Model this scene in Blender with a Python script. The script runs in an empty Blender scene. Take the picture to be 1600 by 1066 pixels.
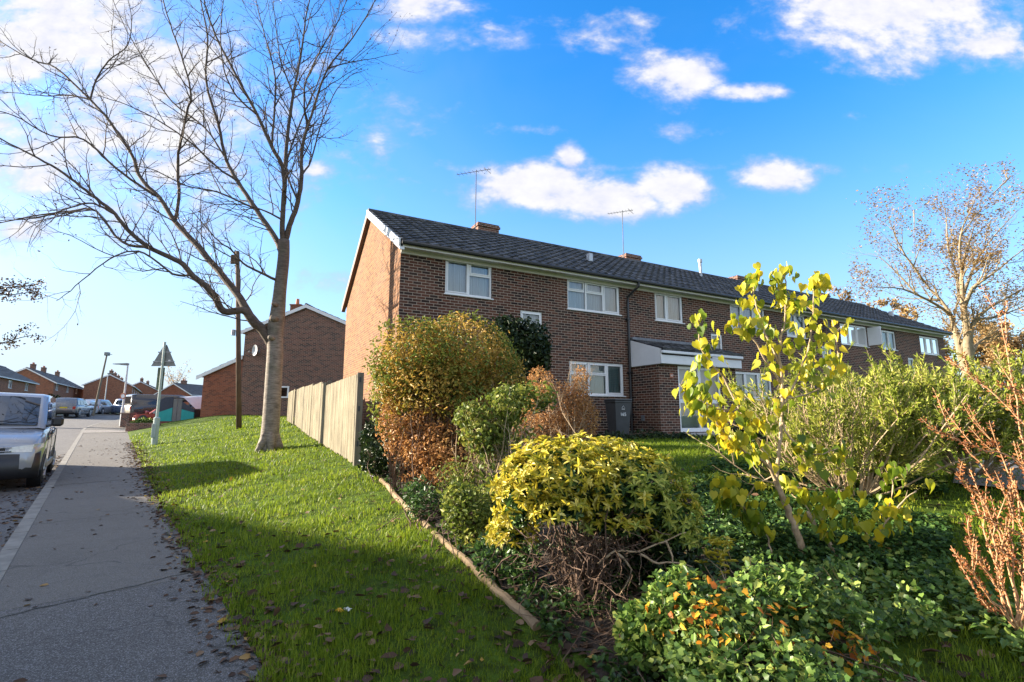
import bpy, math, random
import numpy as np
from mathutils import Vector
random.seed(7); R = np.random.default_rng(11)
sc = bpy.context.scene; COL = sc.collection
# ------------------------------------------------------------------ measuring helpers (survey of the place from the viewpoint)
FPX = 780.; TP = .15; PIT = math.atan(TP); CP, SP = math.cos(PIT), math.sin(PIT); EYE = 1.6
def ray(x, y):
    cx = (x-800)/FPX; cy = (533-y)/FPX
    Y = CP-cy*SP; Z = SP+cy*CP
    return cx/Y, Z/Y
def P(x, y, Y):
    a, b = ray(x, y); return np.array((a*Y, Y, EYE+b*Y))
AZ = math.radians(39.4); DU = (-math.sin(AZ), math.cos(AZ)); DN = (math.cos(AZ), math.sin(AZ))
def uv(x, y): return DU[0]*x+DU[1]*y, DN[0]*x+DN[1]*y
def bend(u): return .009*np.maximum(0, u-38)**2 - .009*np.maximum(0, u-70)**2
def zr(u):
    u = np.asarray(u, float)
    return .016*np.clip(u, 0, 36)+.036*np.clip(u-36, 0, 28)+.02*np.clip(u-64, 0, 70)
def ve(u): return .86+.02*np.clip(np.asarray(u, float)-10, 0, 30)
KERB = -.507
def lawn_z(u, v):
    q = np.maximum(0, v-bend(u)-ve(u))
    sl = .146+.0052*np.clip(u-16, 0, 22)
    z = zr(u)+.11+sl*q
    cap = np.maximum(1.02+.03*np.clip(u-12, 0, 22), zr(u)+.12)
    k = .10
    return np.minimum(z, cap)-k*np.exp(-np.abs(z-cap)/k*1.2)*.35
def gz(x, y):
    u, v = uv(np.asarray(x, float), np.asarray(y, float))
    w = v-bend(u)
    return np.where(w > ve(u), lawn_z(u, v), np.where(w > KERB, zr(u)+.1, zr(u)))
def G(x, y): return float(gz(x, y))
def hit(px, py):
    a, b = ray(px, py); Y = .8
    while Y < 250:
        if EYE+b*Y <= G(a*Y, Y): break
        Y += .02 if Y < 30 else .2
    return np.array((a*Y, Y, G(a*Y, Y)))
# ------------------------------------------------------------------ materials
MATS = {}
def nmat(name):
    m = bpy.data.materials.new(name); m.use_nodes = True; nt = m.node_tree
    nt.nodes.clear(); out = nt.nodes.new('ShaderNodeOutputMaterial')
    MATS[name] = m
    return m, nt, out
def N(nt, t, **kw):
    n = nt.nodes.new(t)
    for k, v in kw.items():
        if k.startswith('i_'):
            key = k[2:].replace('_', ' ')
            n.inputs[int(key) if key.isdigit() else key].default_value = v
        else: setattr(n, k, v)
    return n
def L(nt, a, b): nt.links.new(a, b)
def rgba(c): return (c[0], c[1], c[2], 1)
def ramp(nt, fac, stops, interp='LINEAR'):
    r = N(nt, 'ShaderNodeValToRGB'); r.color_ramp.interpolation = interp
    e = r.color_ramp.elements
    while len(e) < len(stops): e.new(.5)
    for i, (p, c) in enumerate(stops): e[i].position = p; e[i].color = rgba(c)
    L(nt, fac, r.inputs[0]); return r.outputs[0]
def noise(nt, scale, detail=4, rough=.6, coord='Object', dist=0, vec=None):
    n = N(nt, 'ShaderNodeTexNoise'); n.inputs['Scale'].default_value = scale
    n.inputs['Detail'].default_value = detail; n.inputs['Roughness'].default_value = rough; n.inputs['Distortion'].default_value = dist
    if vec is None:
        tc = N(nt, 'ShaderNodeTexCoord'); vec = tc.outputs[coord]
    L(nt, vec, n.inputs['Vector']); return n.outputs['Fac']
def mixc(nt, fac, a, b, mode='MIX'):
    m = N(nt, 'ShaderNodeMix', data_type='RGBA', blend_type=mode)
    if isinstance(fac, (int, float)): m.inputs[0].default_value = fac
    else: L(nt, fac, m.inputs[0])
    for s, v in ((6, a), (7, b)):
        if isinstance(v, tuple): m.inputs[s].default_value = rgba(v)
        else: L(nt, v, m.inputs[s])
    return m.outputs[2]
def mr(nt, v, a, b, c, d):
    n = N(nt, 'ShaderNodeMapRange'); L(nt, v, n.inputs[0])
    for i, x in enumerate((a, b, c, d)): n.inputs[i+1].default_value = x
    return n.outputs[0]
def bump(nt, h, dist=.01, st=.6, prev=None):
    b = N(nt, 'ShaderNodeBump'); b.inputs['Strength'].default_value = st; b.inputs['Distance'].default_value = dist
    L(nt, h, b.inputs['Height'])
    if prev: L(nt, prev, b.inputs['Normal'])
    return b.outputs[0]
def plain(name, col, rough=.6, var=.25, scale=6, metal=0, bmp=.004, bscale=40, coat=0, spec=.5, col2=None):
    m, nt, out = nmat(name)
    p = N(nt, 'ShaderNodeBsdfPrincipled'); p.inputs['Roughness'].default_value = rough
    p.inputs['Metallic'].default_value = metal; p.inputs['Coat Weight'].default_value = coat; p.inputs['Specular IOR Level'].default_value = spec
    f = noise(nt, scale, 6, .65)
    c1 = tuple(x*(1-var) for x in col); c2 = col2 or tuple(min(1, x*(1+var)) for x in col)
    L(nt, ramp(nt, f, [(.3, c1), (.7, c2)]), p.inputs['Base Color'])
    if bmp: L(nt, bump(nt, noise(nt, bscale, 3), bmp), p.inputs['Normal'])
    L(nt, p.outputs[0], out.inputs[0]); return m
def leafmat(name, stops, trans=.35, rough=.5, clump=None, gloss=.3):
    """leaf colour differs from leaf to leaf"""
    m, nt, out = nmat(name)
    g = N(nt, 'ShaderNodeNewGeometry')
    fac = g.outputs['Random Per Island']
    if clump:
        nn = noise(nt, clump, 2)
        a = N(nt, 'ShaderNodeMath', operation='MULTIPLY_ADD'); L(nt, fac, a.inputs[0]); a.inputs[1].default_value = .55
        s = mr(nt, nn, .3, .7, 0, .45); L(nt, s, a.inputs[2]); fac = a.outputs[0]
    c = ramp(nt, fac, stops)
    p = N(nt, 'ShaderNodeBsdfPrincipled'); p.inputs['Roughness'].default_value = rough; p.inputs['Specular IOR Level'].default_value = gloss
    t = N(nt, 'ShaderNodeBsdfTranslucent'); mx = N(nt, 'ShaderNodeMixShader'); mx.inputs[0].default_value = trans
    L(nt, c, p.inputs['Base Color']); L(nt, c, t.inputs[0]); L(nt, p.outputs[0], mx.inputs[1]); L(nt, t.outputs[0], mx.inputs[2])
    L(nt, mx.outputs[0], out.inputs[0]); return m
def brick(name, c1, c2, mortar, extra=(.05, .03, .03), msize=.009, bw=.225, rh=.075):
    m, nt, out = nmat(name)
    tc = N(nt, 'ShaderNodeUVMap')
    b = N(nt, 'ShaderNodeTexBrick'); b.offset = .5; b.inputs['Scale'].default_value = 1
    b.inputs['Brick Width'].default_value = bw; b.inputs['Row Height'].default_value = rh
    b.inputs['Mortar Size'].default_value = msize; b.inputs['Mortar Smooth'].default_value = .3; b.inputs['Bias'].default_value = -.1
    b.inputs['Color1'].default_value = rgba(c1); b.inputs['Color2'].default_value = rgba(c2); b.inputs['Mortar'].default_value = rgba(mortar)
    L(nt, tc.outputs[0], b.inputs['Vector'])
    # second brick texture picks out burnt bricks
    b2 = N(nt, 'ShaderNodeTexBrick'); b2.offset = .5; b2.inputs['Scale'].default_value = 1
    b2.inputs['Brick Width'].default_value = bw; b2.inputs['Row Height'].default_value = rh; b2.inputs['Mortar Size'].default_value = 0
    b2.inputs['Color1'].default_value = (0, 0, 0, 1); b2.inputs['Color2'].default_value = (1, 1, 1, 1)
    mp = N(nt, 'ShaderNodeMapping'); mp.inputs['Location'].default_value = (bw*14, rh*22, 0); L(nt, tc.outputs[0], mp.inputs[0]); L(nt, mp.outputs[0], b2.inputs['Vector'])
    f = mr(nt, b2.outputs['Color'], .55, .8, 0, 1)
    inv = N(nt, 'ShaderNodeMath', operation='SUBTRACT'); inv.inputs[0].default_value = 1; L(nt, b.outputs['Fac'], inv.inputs[1])
    f2 = N(nt, 'ShaderNodeMath', operation='MULTIPLY'); L(nt, f, f2.inputs[0]); L(nt, inv.outputs[0], f2.inputs[1])
    c = mixc(nt, f2.outputs[0], b.outputs['Color'], extra)
    st = noise(nt, .7, 5, .65, vec=tc.outputs[0]); c = mixc(nt, mr(nt, st, .35, .75, 0, .45), c, mixc(nt, .5, c, (.30, .2, .15)))
    fn = noise(nt, 60, 3, .7, vec=tc.outputs[0]); c = mixc(nt, mr(nt, fn, .3, .7, .0, .35), c, mixc(nt, 1, c, (.5, .5, .5), 'MULTIPLY'))
    p = N(nt, 'ShaderNodeBsdfPrincipled'); p.inputs['Roughness'].default_value = .88; p.inputs['Specular IOR Level'].default_value = .25
    L(nt, c, p.inputs['Base Color'])
    nb = bump(nt, inv.outputs[0], .006, .8); nb = bump(nt, fn, .002, .5, nb); L(nt, nb, p.inputs['Normal'])
    L(nt, p.outputs[0], out.inputs[0]); return m
def glassmat(name, tint, fac=.35):
    m, nt, out = nmat(name)
    g = N(nt, 'ShaderNodeBsdfGlossy'); g.inputs['Roughness'].default_value = .02
    t = N(nt, 'ShaderNodeBsdfTransparent'); t.inputs[0].default_value = rgba(tint)
    fr = N(nt, 'ShaderNodeFresnel'); fr.inputs[0].default_value = 1.5
    f = mr(nt, fr.outputs[0], 0, 1, .10, 1)
    mx = N(nt, 'ShaderNodeMixShader'); L(nt, f, mx.inputs[0]); L(nt, t.outputs[0], mx.inputs[1]); L(nt, g.outputs[0], mx.inputs[2])
    L(nt, mx.outputs[0], out.inputs[0]); return m
# ------------------------------------------------------------------ object helpers
def tag(o, label=None, cat=None, group=None, kind=None):
    if label: o['label'] = label
    if cat: o['category'] = cat
    if group: o['group'] = group
    if kind: o['kind'] = kind
    return o
def thing(name, label, cat, loc=(0, 0, 0), rz=0, group=None):
    o = bpy.data.objects.new(name, None); o.empty_display_size = .2; COL.objects.link(o)
    o.location = tuple(float(c) for c in loc); o.rotation_euler = (0, 0, rz); return tag(o, label, cat, group)
class MB:
    def __init__(s): s.v = []; s.f = []; s.n = 0
    def add(s, v, f):
        v = [tuple(float(c) for c in p) for p in v]
        s.f += [tuple(i+s.n for i in q) for q in f]; s.v += v; s.n += len(v); return s
    def box(s, x0, x1, y0, y1, z0, z1):
        return s.add([(x0,y0,z0),(x1,y0,z0),(x1,y1,z0),(x0,y1,z0),(x0,y0,z1),(x1,y0,z1),(x1,y1,z1),(x0,y1,z1)],
                     [(0,3,2,1),(4,5,6,7),(0,1,5,4),(1,2,6,5),(2,3,7,6),(3,0,4,7)])
    def bbox(s, x0, x1, y0, y1, z0, z1, b=.01):
        """box with chamfered edges"""
        X=(x0,x1);Yy=(y0,y1);Z=(z0,z1);vs=[];idx={}
        for i in (0,1):
            for j in (0,1):
                for k in (0,1):
                    sx=b if i==0 else -b; sy=b if j==0 else -b; sz=b if k==0 else -b
                    for a,(dx,dy,dz) in enumerate(((0,sy,sz),(sx,0,sz),(sx,sy,0))):
                        idx[i,j,k,a]=len(vs); vs.append((X[i]+dx,Yy[j]+dy,Z[k]+dz))
        f=[]
        f.append([idx[0,0,0,0],idx[0,0,1,0],idx[0,1,1,0],idx[0,1,0,0]]); f.append([idx[1,0,0,0],idx[1,1,0,0],idx[1,1,1,0],idx[1,0,1,0]])
        f.append([idx[0,0,0,1],idx[1,0,0,1],idx[1,0,1,1],idx[0,0,1,1]]); f.append([idx[0,1,0,1],idx[0,1,1,1],idx[1,1,1,1],idx[1,1,0,1]])
        f.append([idx[0,0,0,2],idx[0,1,0,2],idx[1,1,0,2],idx[1,0,0,2]]); f.append([idx[0,0,1,2],idx[1,0,1,2],idx[1,1,1,2],idx[0,1,1,2]])
        for i in (0,1):
            for j in (0,1): f.append([idx[i,j,0,0],idx[i,j,1,0],idx[i,j,1,1],idx[i,j,0,1]])
            for k in (0,1): f.append([idx[i,0,k,0],idx[i,1,k,0],idx[i,1,k,2],idx[i,0,k,2]])
        for j in (0,1):
            for k in (0,1): f.append([idx[0,j,k,1],idx[1,j,k,1],idx[1,j,k,2],idx[0,j,k,2]])
        for i in (0,1):
            for j in (0,1):
                for k in (0,1): f.append([idx[i,j,k,0],idx[i,j,k,1],idx[i,j,k,2]])
        return s.add(vs,f)
    def tube(s, pts, rad, n=6, cap=True):
        pts = [np.asarray(p, float) for p in pts]; m = len(pts)
        if isinstance(rad, (int, float)): rad = [rad]*m
        vs = []; ref = np.array((.31, .17, .93))
        for i, p in enumerate(pts):
            t = pts[min(i+1, m-1)]-pts[max(i-1, 0)]; t = t/(np.linalg.norm(t)+1e-9)
            a = np.cross(t, ref); na = np.linalg.norm(a)
            if na < .2: a = np.cross(t, (1, 0, .1)); na = np.linalg.norm(a)
            a /= na; b = np.cross(t, a)
            for k in range(n):
                an = 2*math.pi*k/n; vs.append(p+rad[i]*(math.cos(an)*a+math.sin(an)*b))
        f = []
        for i in range(m-1):
            for k in range(n): f.append((i*n+k, i*n+(k+1) % n, (i+1)*n+(k+1) % n, (i+1)*n+k))
        if cap: f.append(tuple(range(n-1, -1, -1))); f.append(tuple((m-1)*n+k for k in range(n)))
        return s.add(vs, f)
    def prism(s, poly, axis, a, b):
        """extrude polygon (2-tuples in the two other axes) along axis from a to b"""
        n = len(poly)
        def mk(p, w):
            q = list(p); q.insert(axis, w); return tuple(q)
        return s.add([mk(p, a) for p in poly]+[mk(p, b) for p in poly],
                     [tuple(range(n))[::-1], tuple(range(n, 2*n))]+[(i, (i+1) % n, n+(i+1) % n, n+i) for i in range(n)])
    def quad(s, a, b, c, d): return s.add([a, b, c, d], [(0, 1, 2, 3)])
    def build(s, name, mat, parent=None, off=None, smooth=False, fix=True):
        V = np.array(s.v, np.float32).reshape(-1, 3)
        if off is not None: V = V-np.asarray(off, np.float32)
        return mesh_np(name, V, s.f, mat, parent, smooth, fix)
def finish(me, mat, smooth):
    me.materials.append(MATS[mat] if isinstance(mat, str) else mat)
    if smooth: me.polygons.foreach_set('use_smooth', np.ones(len(me.polygons), bool))
def mesh_np(name, V, F, mat, parent=None, smooth=False, fix=True):
    me = bpy.data.meshes.new(name); me.from_pydata(np.asarray(V).tolist(), [], [tuple(int(i) for i in f) for f in F]); me.update()
    if fix:
        import bmesh
        bm = bmesh.new(); bm.from_mesh(me); bmesh.ops.recalc_face_normals(bm, faces=bm.faces); bm.to_mesh(me); bm.free()
    # uv in metres by dominant normal
    uvl = me.uv_layers.new(name='UVMap'); nl = len(me.loops)
    vi = np.empty(nl, np.int32); me.loops.foreach_get('vertex_index', vi)
    co = np.empty(len(me.vertices)*3, np.float32); me.vertices.foreach_get('co', co); co = co.reshape(-1, 3)[vi]
    npoly = len(me.polygons); nr = np.empty(npoly*3, np.float32); me.polygons.foreach_get('normal', nr); nr = np.abs(nr.reshape(-1, 3))
    lt = np.empty(npoly, np.int32); me.polygons.foreach_get('loop_total', lt); nr = np.repeat(nr, lt, axis=0)
    U = np.where((nr[:, 0] >= nr[:, 1]) & (nr[:, 0] > nr[:, 2]), co[:, 1], co[:, 0])
    W = np.where((nr[:, 2] >= nr[:, 0]) & (nr[:, 2] >= nr[:, 1]), co[:, 1], co[:, 2])
    uvl.data.foreach_set('uv', np.stack((U, W), 1).astype(np.float32).ravel())
    finish(me, mat, smooth)
    o = bpy.data.objects.new(name, me); COL.objects.link(o); o.parent = parent; return o
def mesh_uniform(name, V, k, mat, parent=None, faces=None, smooth=False):
    """V: (n, nv, 3) islands sharing face template (list of loops)"""
    n, nv, _ = V.shape
    if n == 0: n, nv, V = 1, V.shape[1], np.zeros((1, V.shape[1], 3))
    me = bpy.data.meshes.new(name)
    ft = faces; lt = [len(f) for f in ft]; flat = np.concatenate([np.array(f) for f in ft])
    idx = (flat[None, :]+(np.arange(n)*nv)[:, None]).ravel().astype(np.int32)
    tot = np.tile(np.array(lt, np.int32), n); st = np.concatenate(([0], np.cumsum(tot)[:-1])).astype(np.int32)
    me.vertices.add(n*nv); me.vertices.foreach_set('co', V.reshape(-1).astype(np.float32))
    me.loops.add(len(idx)); me.loops.foreach_set('vertex_index', idx)
    me.polygons.add(len(tot)); me.polygons.foreach_set('loop_start', st)
    try: me.polygons.foreach_set('loop_total', tot)
    except Exception: pass
    me.update(calc_edges=True); finish(me, mat, smooth)
    o = bpy.data.objects.new(name, me); COL.objects.link(o); o.parent = parent; return o
def unit(v): return v/(np.linalg.norm(v, axis=-1, keepdims=True)+1e-9)
LEAF = {
 'oval': (np.array([(0,0,0),(.35,.5,.14),(.75,.34,.1),(1,0,-.12),(.75,-.34,.1),(.35,-.5,.14)]), [(0,3,2,1),(0,5,4,3)]),
 'thin': (np.array([(0,0,0),(.4,.5,.05),(1,0,-.1),(.4,-.5,.05)]), [(0,1,2,3)]),
 'heart': (np.array([(0,0,0),(-.13,.22,.03),(0,.42,.08),(.25,.5,.12),(.55,.38,.08),(.85,.12,-.03),(1.05,0,-.12),(.85,-.12,-.03),(.55,-.38,.08),(.25,-.5,.12),(0,-.42,.08),(-.13,-.22,.03),(.5,0,.0)]),
            [(0,12,4,3,2,1),(12,6,5,4),(12,8,7,6),(0,11,10,9,8,12)]),
 'lobed': (np.array([(0,0,0),(-.05,.3,.04),(.14,.47,.1),(.28,.37,.06),(.50,.50,.08),(.68,.27,.02),(1,0,-.12),(.68,-.27,.02),(.50,-.50,.08),(.28,-.37,.06),(.14,-.47,.1),(-.05,-.3,.04)]),
            [(0,6,5,4,3,2,1),(0,11,10,9,8,7,6)]),
 'curl': (np.array([(0,0,.02),(.3,.5,.16),(.75,.4,.22),(1,0,.08),(.75,-.35,.02),(.3,-.5,.1)]), [(0,3,2,1),(0,5,4,3)]),
}
def leaves(name, C, D, Nn, Ls, Ws, shape, mat, parent=None, off=(0,0,0)):
    """one mesh of many leaves; D long axis, Nn face normal"""
    T, F = LEAF[shape]
    D = unit(D); S = unit(np.cross(Nn, D)); Nn = np.cross(D, S)
    V = C[:, None, :]+T[None, :, 0, None]*(D*Ls[:, None])[:, None, :]+T[None, :, 1, None]*(S*Ws[:, None])[:, None, :]+T[None, :, 2, None]*(Nn*Ls[:, None])[:, None, :]
    return mesh_uniform(name, V-np.asarray(off), None, mat, parent, F)
def rnd(n, a=0, b=1): return R.uniform(a, b, n)
def rdir(n): return unit(R.normal(size=(n, 3)))
def lump(p, s, seed=0):
    """cheap 3-D noise 0..1"""
    r = np.random.default_rng(seed); o = np.zeros(len(p)); 
    for i in range(5):
        k = r.normal(size=3)*s*(1+.5*i); o += np.sin(p@k+r.uniform(0, 6.3))/(1+.4*i)
    return .5+o/5.2
def cloudpts(n, blobs, shell=.55, seed=1, cl=3., thr=.35):
    """points inside a union of ellipsoids, thicker near the surface, in clumps; returns points and outward directions"""
    out = []; nr = []
    w = np.array([b[1][0]*b[1][1]*b[1][2] for b in blobs])**.67; w = w/w.sum()
    for (c, r), wi in zip(blobs, w):
        m = int(n*wi*1.8)+8; d = rdir(m); rr = shell+(1-shell)*rnd(m)**.6
        rr = np.where(rnd(m) < .2, rnd(m)**.4, rr)
        bumpy = .76+.30*lump(d*1.0+np.array(c), 2.3, seed)+.16*lump(d*1.0, 7.5, seed+3)
        p = np.array(c)+d*(rr*bumpy)[:, None]*np.array(r)
        keep = lump(p, cl, seed+5)+rnd(m, -.15, .15) > thr
        out.append(p[keep]); nr.append(unit(d/np.array(r))[keep])
    p = np.concatenate(out); q = np.concatenate(nr)
    i = R.permutation(len(p))[:n]; return p[i], q[i]
# ------------------------------------------------------------------ camera, sky, sun
cam = bpy.data.objects.new('camera', bpy.data.cameras.new('camera')); COL.objects.link(cam); sc.camera = cam
cam.location = (0, 0, EYE); cam.rotation_euler = (math.pi/2+PIT, 0, 0)
cam.data.sensor_width = 36; cam.data.lens = 36*FPX/1600; cam.data.clip_end = 6000; cam.data.clip_start = .05
SUN_EL = math.radians(15.4); SUN_AZ = math.radians(-79.5)     # compass from +Y, clockwise
sd = Vector((math.sin(SUN_AZ)*math.cos(SUN_EL), math.cos(SUN_AZ)*math.cos(SUN_EL), math.sin(SUN_EL)))
sl = bpy.data.lights.new('sun', 'SUN'); sl.energy = 5; sl.angle = math.radians(.55); sl.color = (1, .87, .70)
so = bpy.data.objects.new('sun', sl); COL.objects.link(so); so.rotation_euler = (-sd).to_track_quat('-Z', 'Y').to_euler()
sc.view_settings.view_transform = 'Standard'; sc.view_settings.look = 'None'; sc.view_settings.exposure = 1.85; sc.view_settings.gamma = 1
w = bpy.data.worlds.new('World'); sc.world = w; w.use_nodes = True; nt = w.node_tree; nt.nodes.clear()
wo = N(nt, 'ShaderNodeOutputWorld'); bg = N(nt, 'ShaderNodeBackground'); bg.inputs[1].default_value = .135
sky = N(nt, 'ShaderNodeTexSky', sky_type='NISHITA', sun_disc=False, sun_elevation=SUN_EL, sun_rotation=SUN_AZ, altitude=0, air_density=1.0, dust_density=.6, ozone_density=2.0)
hs = N(nt, 'ShaderNodeHueSaturation'); hs.inputs['Saturation'].default_value = 1.42; hs.inputs['Value'].default_value = 1.0; hs.inputs['Hue'].default_value = .508; L(nt, sky.outputs[0], hs.inputs['Color'])
tc = N(nt, 'ShaderNodeTexCoord'); sx = N(nt, 'ShaderNodeSeparateXYZ'); L(nt, tc.outputs['Generated'], sx.inputs[0])
def M(op, a, b=None, c=None):
    n = N(nt, 'ShaderNodeMath', operation=op)
    for i, v in enumerate((a, b, c)):
        if v is None: continue
        if isinstance(v, (int, float)): n.inputs[i].default_value = v
        else: L(nt, v, n.inputs[i])
    return n.outputs[0]
yy_ = M('MAXIMUM', sx.outputs[1], .08); ga = M('DIVIDE', sx.outputs[0], yy_); ge = M('DIVIDE', sx.outputs[2], yy_)
cv = N(nt, 'ShaderNodeCombineXYZ'); L(nt, ga, cv.inputs[0]); L(nt, ge, cv.inputs[1]); L(nt, sx.outputs[2], cv.inputs[2])
mpv = N(nt, 'ShaderNodeMapping'); mpv.inputs['Scale'].default_value = (1, 1.5, .3); L(nt, cv.outputs[0], mpv.inputs[0])
wn = noise(nt, 6.5, 6, .62, vec=mpv.outputs[0], dist=.2); wn2 = noise(nt, 1.6, 4, .6, vec=mpv.outputs[0], dist=.6); wn3 = noise(nt, 19, 3, .6, vec=mpv.outputs[0])
# clouds of the day: centre, half size, strength
CL = [((1060,115),82,48,1.15),((1165,144),76,17,1.05),((1400,18),235,88,1.1),((1560,70),110,45,.9),((840,290),135,46,1.1),((890,246),26,26,1.0),((940,310),185,40,1.2),((1045,296),80,46,1.15),
      ((1200,272),74,32,1.1),((1005,38),42,26,.55),((650,6),100,34,.8),((1060,208),60,12,.42),((820,203),55,9,.36),((70,50),240,120,1.05),((240,110),190,105,.85),((90,230),170,80,.95),((260,260),180,60,.75),((30,360),60,50,.85),((500,265),35,22,.7),((1328,180),20,12,.5),((780,60),230,22,.33),((1000,262),420,10,.30),((240,200),330,160,.62),((560,440),180,18,.3)]
tot = None
for (cx, cy), rx, ry, stn in CL:
    a0, e0 = ray(cx, cy); a1, _ = ray(cx+rx, cy); _, e1 = ray(cx, cy-ry)
    vm = N(nt, 'ShaderNodeVectorMath', operation='MULTIPLY_ADD'); L(nt, cv.outputs[0], vm.inputs[0]); vm.inputs[1].default_value = (1/(a1-a0), 1/(e1-e0), 0); vm.inputs[2].default_value = (-a0/(a1-a0), -e0/(e1-e0), 0)
    ln_ = N(nt, 'ShaderNodeVectorMath', operation='LENGTH'); L(nt, vm.outputs[0], ln_.inputs[0])
    f = M('MULTIPLY_ADD', ln_.outputs['Value'], -stn*1.05, 1.15*stn)
    tot = f if tot is None else M('MAXIMUM', tot, f)
front = mr(nt, sx.outputs[1], .08, .2, 0, 1)
dens = M('ADD', tot, M('MULTIPLY', M('SUBTRACT', wn, .5), 2.1)); dens = M('ADD', dens, M('MULTIPLY', M('SUBTRACT', wn3, .5), .8)); dens = M('MULTIPLY', dens, front)
cm = N(nt, 'ShaderNodeMapRange', interpolation_type='SMOOTHSTEP'); L(nt, dens, cm.inputs[0]); cm.inputs[1].default_value = -.06; cm.inputs[2].default_value = .85
veil = M('MULTIPLY', mr(nt, wn2, .42, .75, 0, 1), mr(nt, ga, .1, -.9, .05, .5))
hz = N(nt, 'ShaderNodeMapRange', interpolation_type='SMOOTHSTEP'); L(nt, sx.outputs[2], hz.inputs[0]); hz.inputs[1].default_value = .56; hz.inputs[2].default_value = -.04; hz.inputs[3].default_value = 0; hz.inputs[4].default_value = .96
hzz = M('MULTIPLY', hz.outputs[0], mr(nt, ga, 1.0, -1.0, .80, 1.0))
ccol = ramp(nt, M('MULTIPLY_ADD', M('SUBTRACT', wn3, .5), .8, M('MULTIPLY', cm.outputs[0], .85)), [(0, (1.0, 1.25, 1.95)), (.35, (1.2, 1.36, 1.95)), (.85, (1.95, 1.95, 2.08)), (1, (2.1, 2.1, 2.12))])
skyc = mixc(nt, hzz, hs.outputs[0], (1.05, 1.38, 2.0)); skyc = mixc(nt, veil, skyc, (1.35, 1.55, 2.0)); skyc = mixc(nt, cm.outputs[0], skyc, ccol)
# broken bright cloud added over unseen sky, behind and overhead, to lift the shade
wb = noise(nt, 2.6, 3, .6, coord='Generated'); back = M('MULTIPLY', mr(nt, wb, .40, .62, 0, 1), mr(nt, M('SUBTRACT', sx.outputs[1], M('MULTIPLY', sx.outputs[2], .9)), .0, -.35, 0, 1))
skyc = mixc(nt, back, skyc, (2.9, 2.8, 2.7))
w.cycles.sampling_method = 'MANUAL'; w.cycles.sample_map_resolution = 256
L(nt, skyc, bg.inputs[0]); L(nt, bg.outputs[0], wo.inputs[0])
# ------------------------------------------------------------------ setting materials
def uvmat_asphalt(name, base, patch, speck, bscale=90):
    m, nt, out = nmat(name); tc = N(nt, 'ShaderNodeTexCoord'); v = tc.outputs['Object']
    a = noise(nt, .8, 6, .65, vec=v); vs_ = N(nt, 'ShaderNodeTexVoronoi'); vs_.inputs['Scale'].default_value = 260 if bscale > 70 else 190; L(nt, v, vs_.inputs['Vector']); sc3 = N(nt, 'ShaderNodeSeparateColor'); L(nt, vs_.outputs['Color'], sc3.inputs[0]); b = sc3.outputs[0]; c = noise(nt, 6, 5, .7, vec=v)
    col = ramp(nt, a, [(.3, base), (.7, patch)])
    col = mixc(nt, mr(nt, b, .6, 1.0, 0, .85), col, speck); col = mixc(nt, mr(nt, b, .35, .0, 0, .6), col, tuple(x*.3 for x in base))
    col = mixc(nt, mr(nt, c, .55, .75, 0, .4), col, tuple(x*.5 for x in base))
    vo = N(nt, 'ShaderNodeTexVoronoi', feature='DISTANCE_TO_EDGE'); vo.inputs['Scale'].default_value = .33; 
    dn = N(nt, 'ShaderNodeVectorMath', operation='ADD'); L(nt, v, dn.inputs[0]); nn = N(nt, 'ShaderNodeTexNoise'); nn.inputs['Scale'].default_value = 2; L(nt, v, nn.inputs['Vector']); L(nt, nn.outputs['Color'], dn.inputs[1]); L(nt, dn.outputs[0], vo.inputs['Vector'])
    col = mixc(nt, mr(nt, vo.outputs['Distance'], 0, .006, .55, 0), col, (.012, .014, .01))
    p = N(nt, 'ShaderNodeBsdfPrincipled'); p.inputs['Roughness'].default_value = .85; L(nt, col, p.inputs['Base Color'])
    nb = bump(nt, noise(nt, bscale, 3, .8, vec=v), .006, .9); L(nt, nb, p.inputs['Normal']); L(nt, p.outputs[0], out.inputs[0])
uvmat_asphalt('asphalt', (.075, .072, .070), (.12, .115, .108), (.2, .19, .18))
uvmat_asphalt('pavement', (.098, .088, .070), (.135, .122, .10), (.22, .21, .2))
uvmat_asphalt('pavement_coarse', (.066, .060, .050), (.090, .083, .070), (.26, .25, .25), 60)
uvmat_asphalt('drive', (.22, .19, .16), (.27, .24, .2), (.3, .3, .28))
plain('kerbstone', (.20, .19, .165), .9, .3, 5, bmp=.006, bscale=70)
plain('seam', (.02, .024, .014), .95, .5, 20)
m, nt, out = nmat('lawn'); tc = N(nt, 'ShaderNodeTexCoord'); v = tc.outputs['Object']
a = noise(nt, .5, 6, .7, vec=v); b = noise(nt, 7, 5, .75, vec=v); c = noise(nt, 60, 4, .8, vec=v)
col = ramp(nt, a, [(.3, (.07, .125, .014)), (.7, (.12, .195, .02))]); col = mixc(nt, mr(nt, b, .45, .65, 0, .85), col, (.035, .028, .014)); col = mixc(nt, mr(nt, c, .35, .65, .0, .6), col, (.03, .06, .008))
p = N(nt, 'ShaderNodeBsdfPrincipled'); p.inputs['Roughness'].default_value = .95; p.inputs['Specular IOR Level'].default_value = .1; L(nt, col, p.inputs['Base Color']); L(nt, bump(nt, c, .03, .8), p.inputs['Normal']); L(nt, p.outputs[0], out.inputs[0])
plain('soil', (.045, .032, .022), 1, .5, 9, bmp=.03, bscale=25)
leafmat('grass', [(0, (.05, .10, .010)), (.35, (.14, .21, .014)), (.75, (.255, .33, .022)), (1, (.37, .38, .07))], .45, .5, clump=1.1, gloss=.25)
leafmat('litter_leaf', [(0, (.035, .02, .012)), (.45, (.09, .048, .026)), (.8, (.15, .085, .045)), (.95, (.26, .17, .09)), (1, (.45, .26, .03))], .12, .7)
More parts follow.
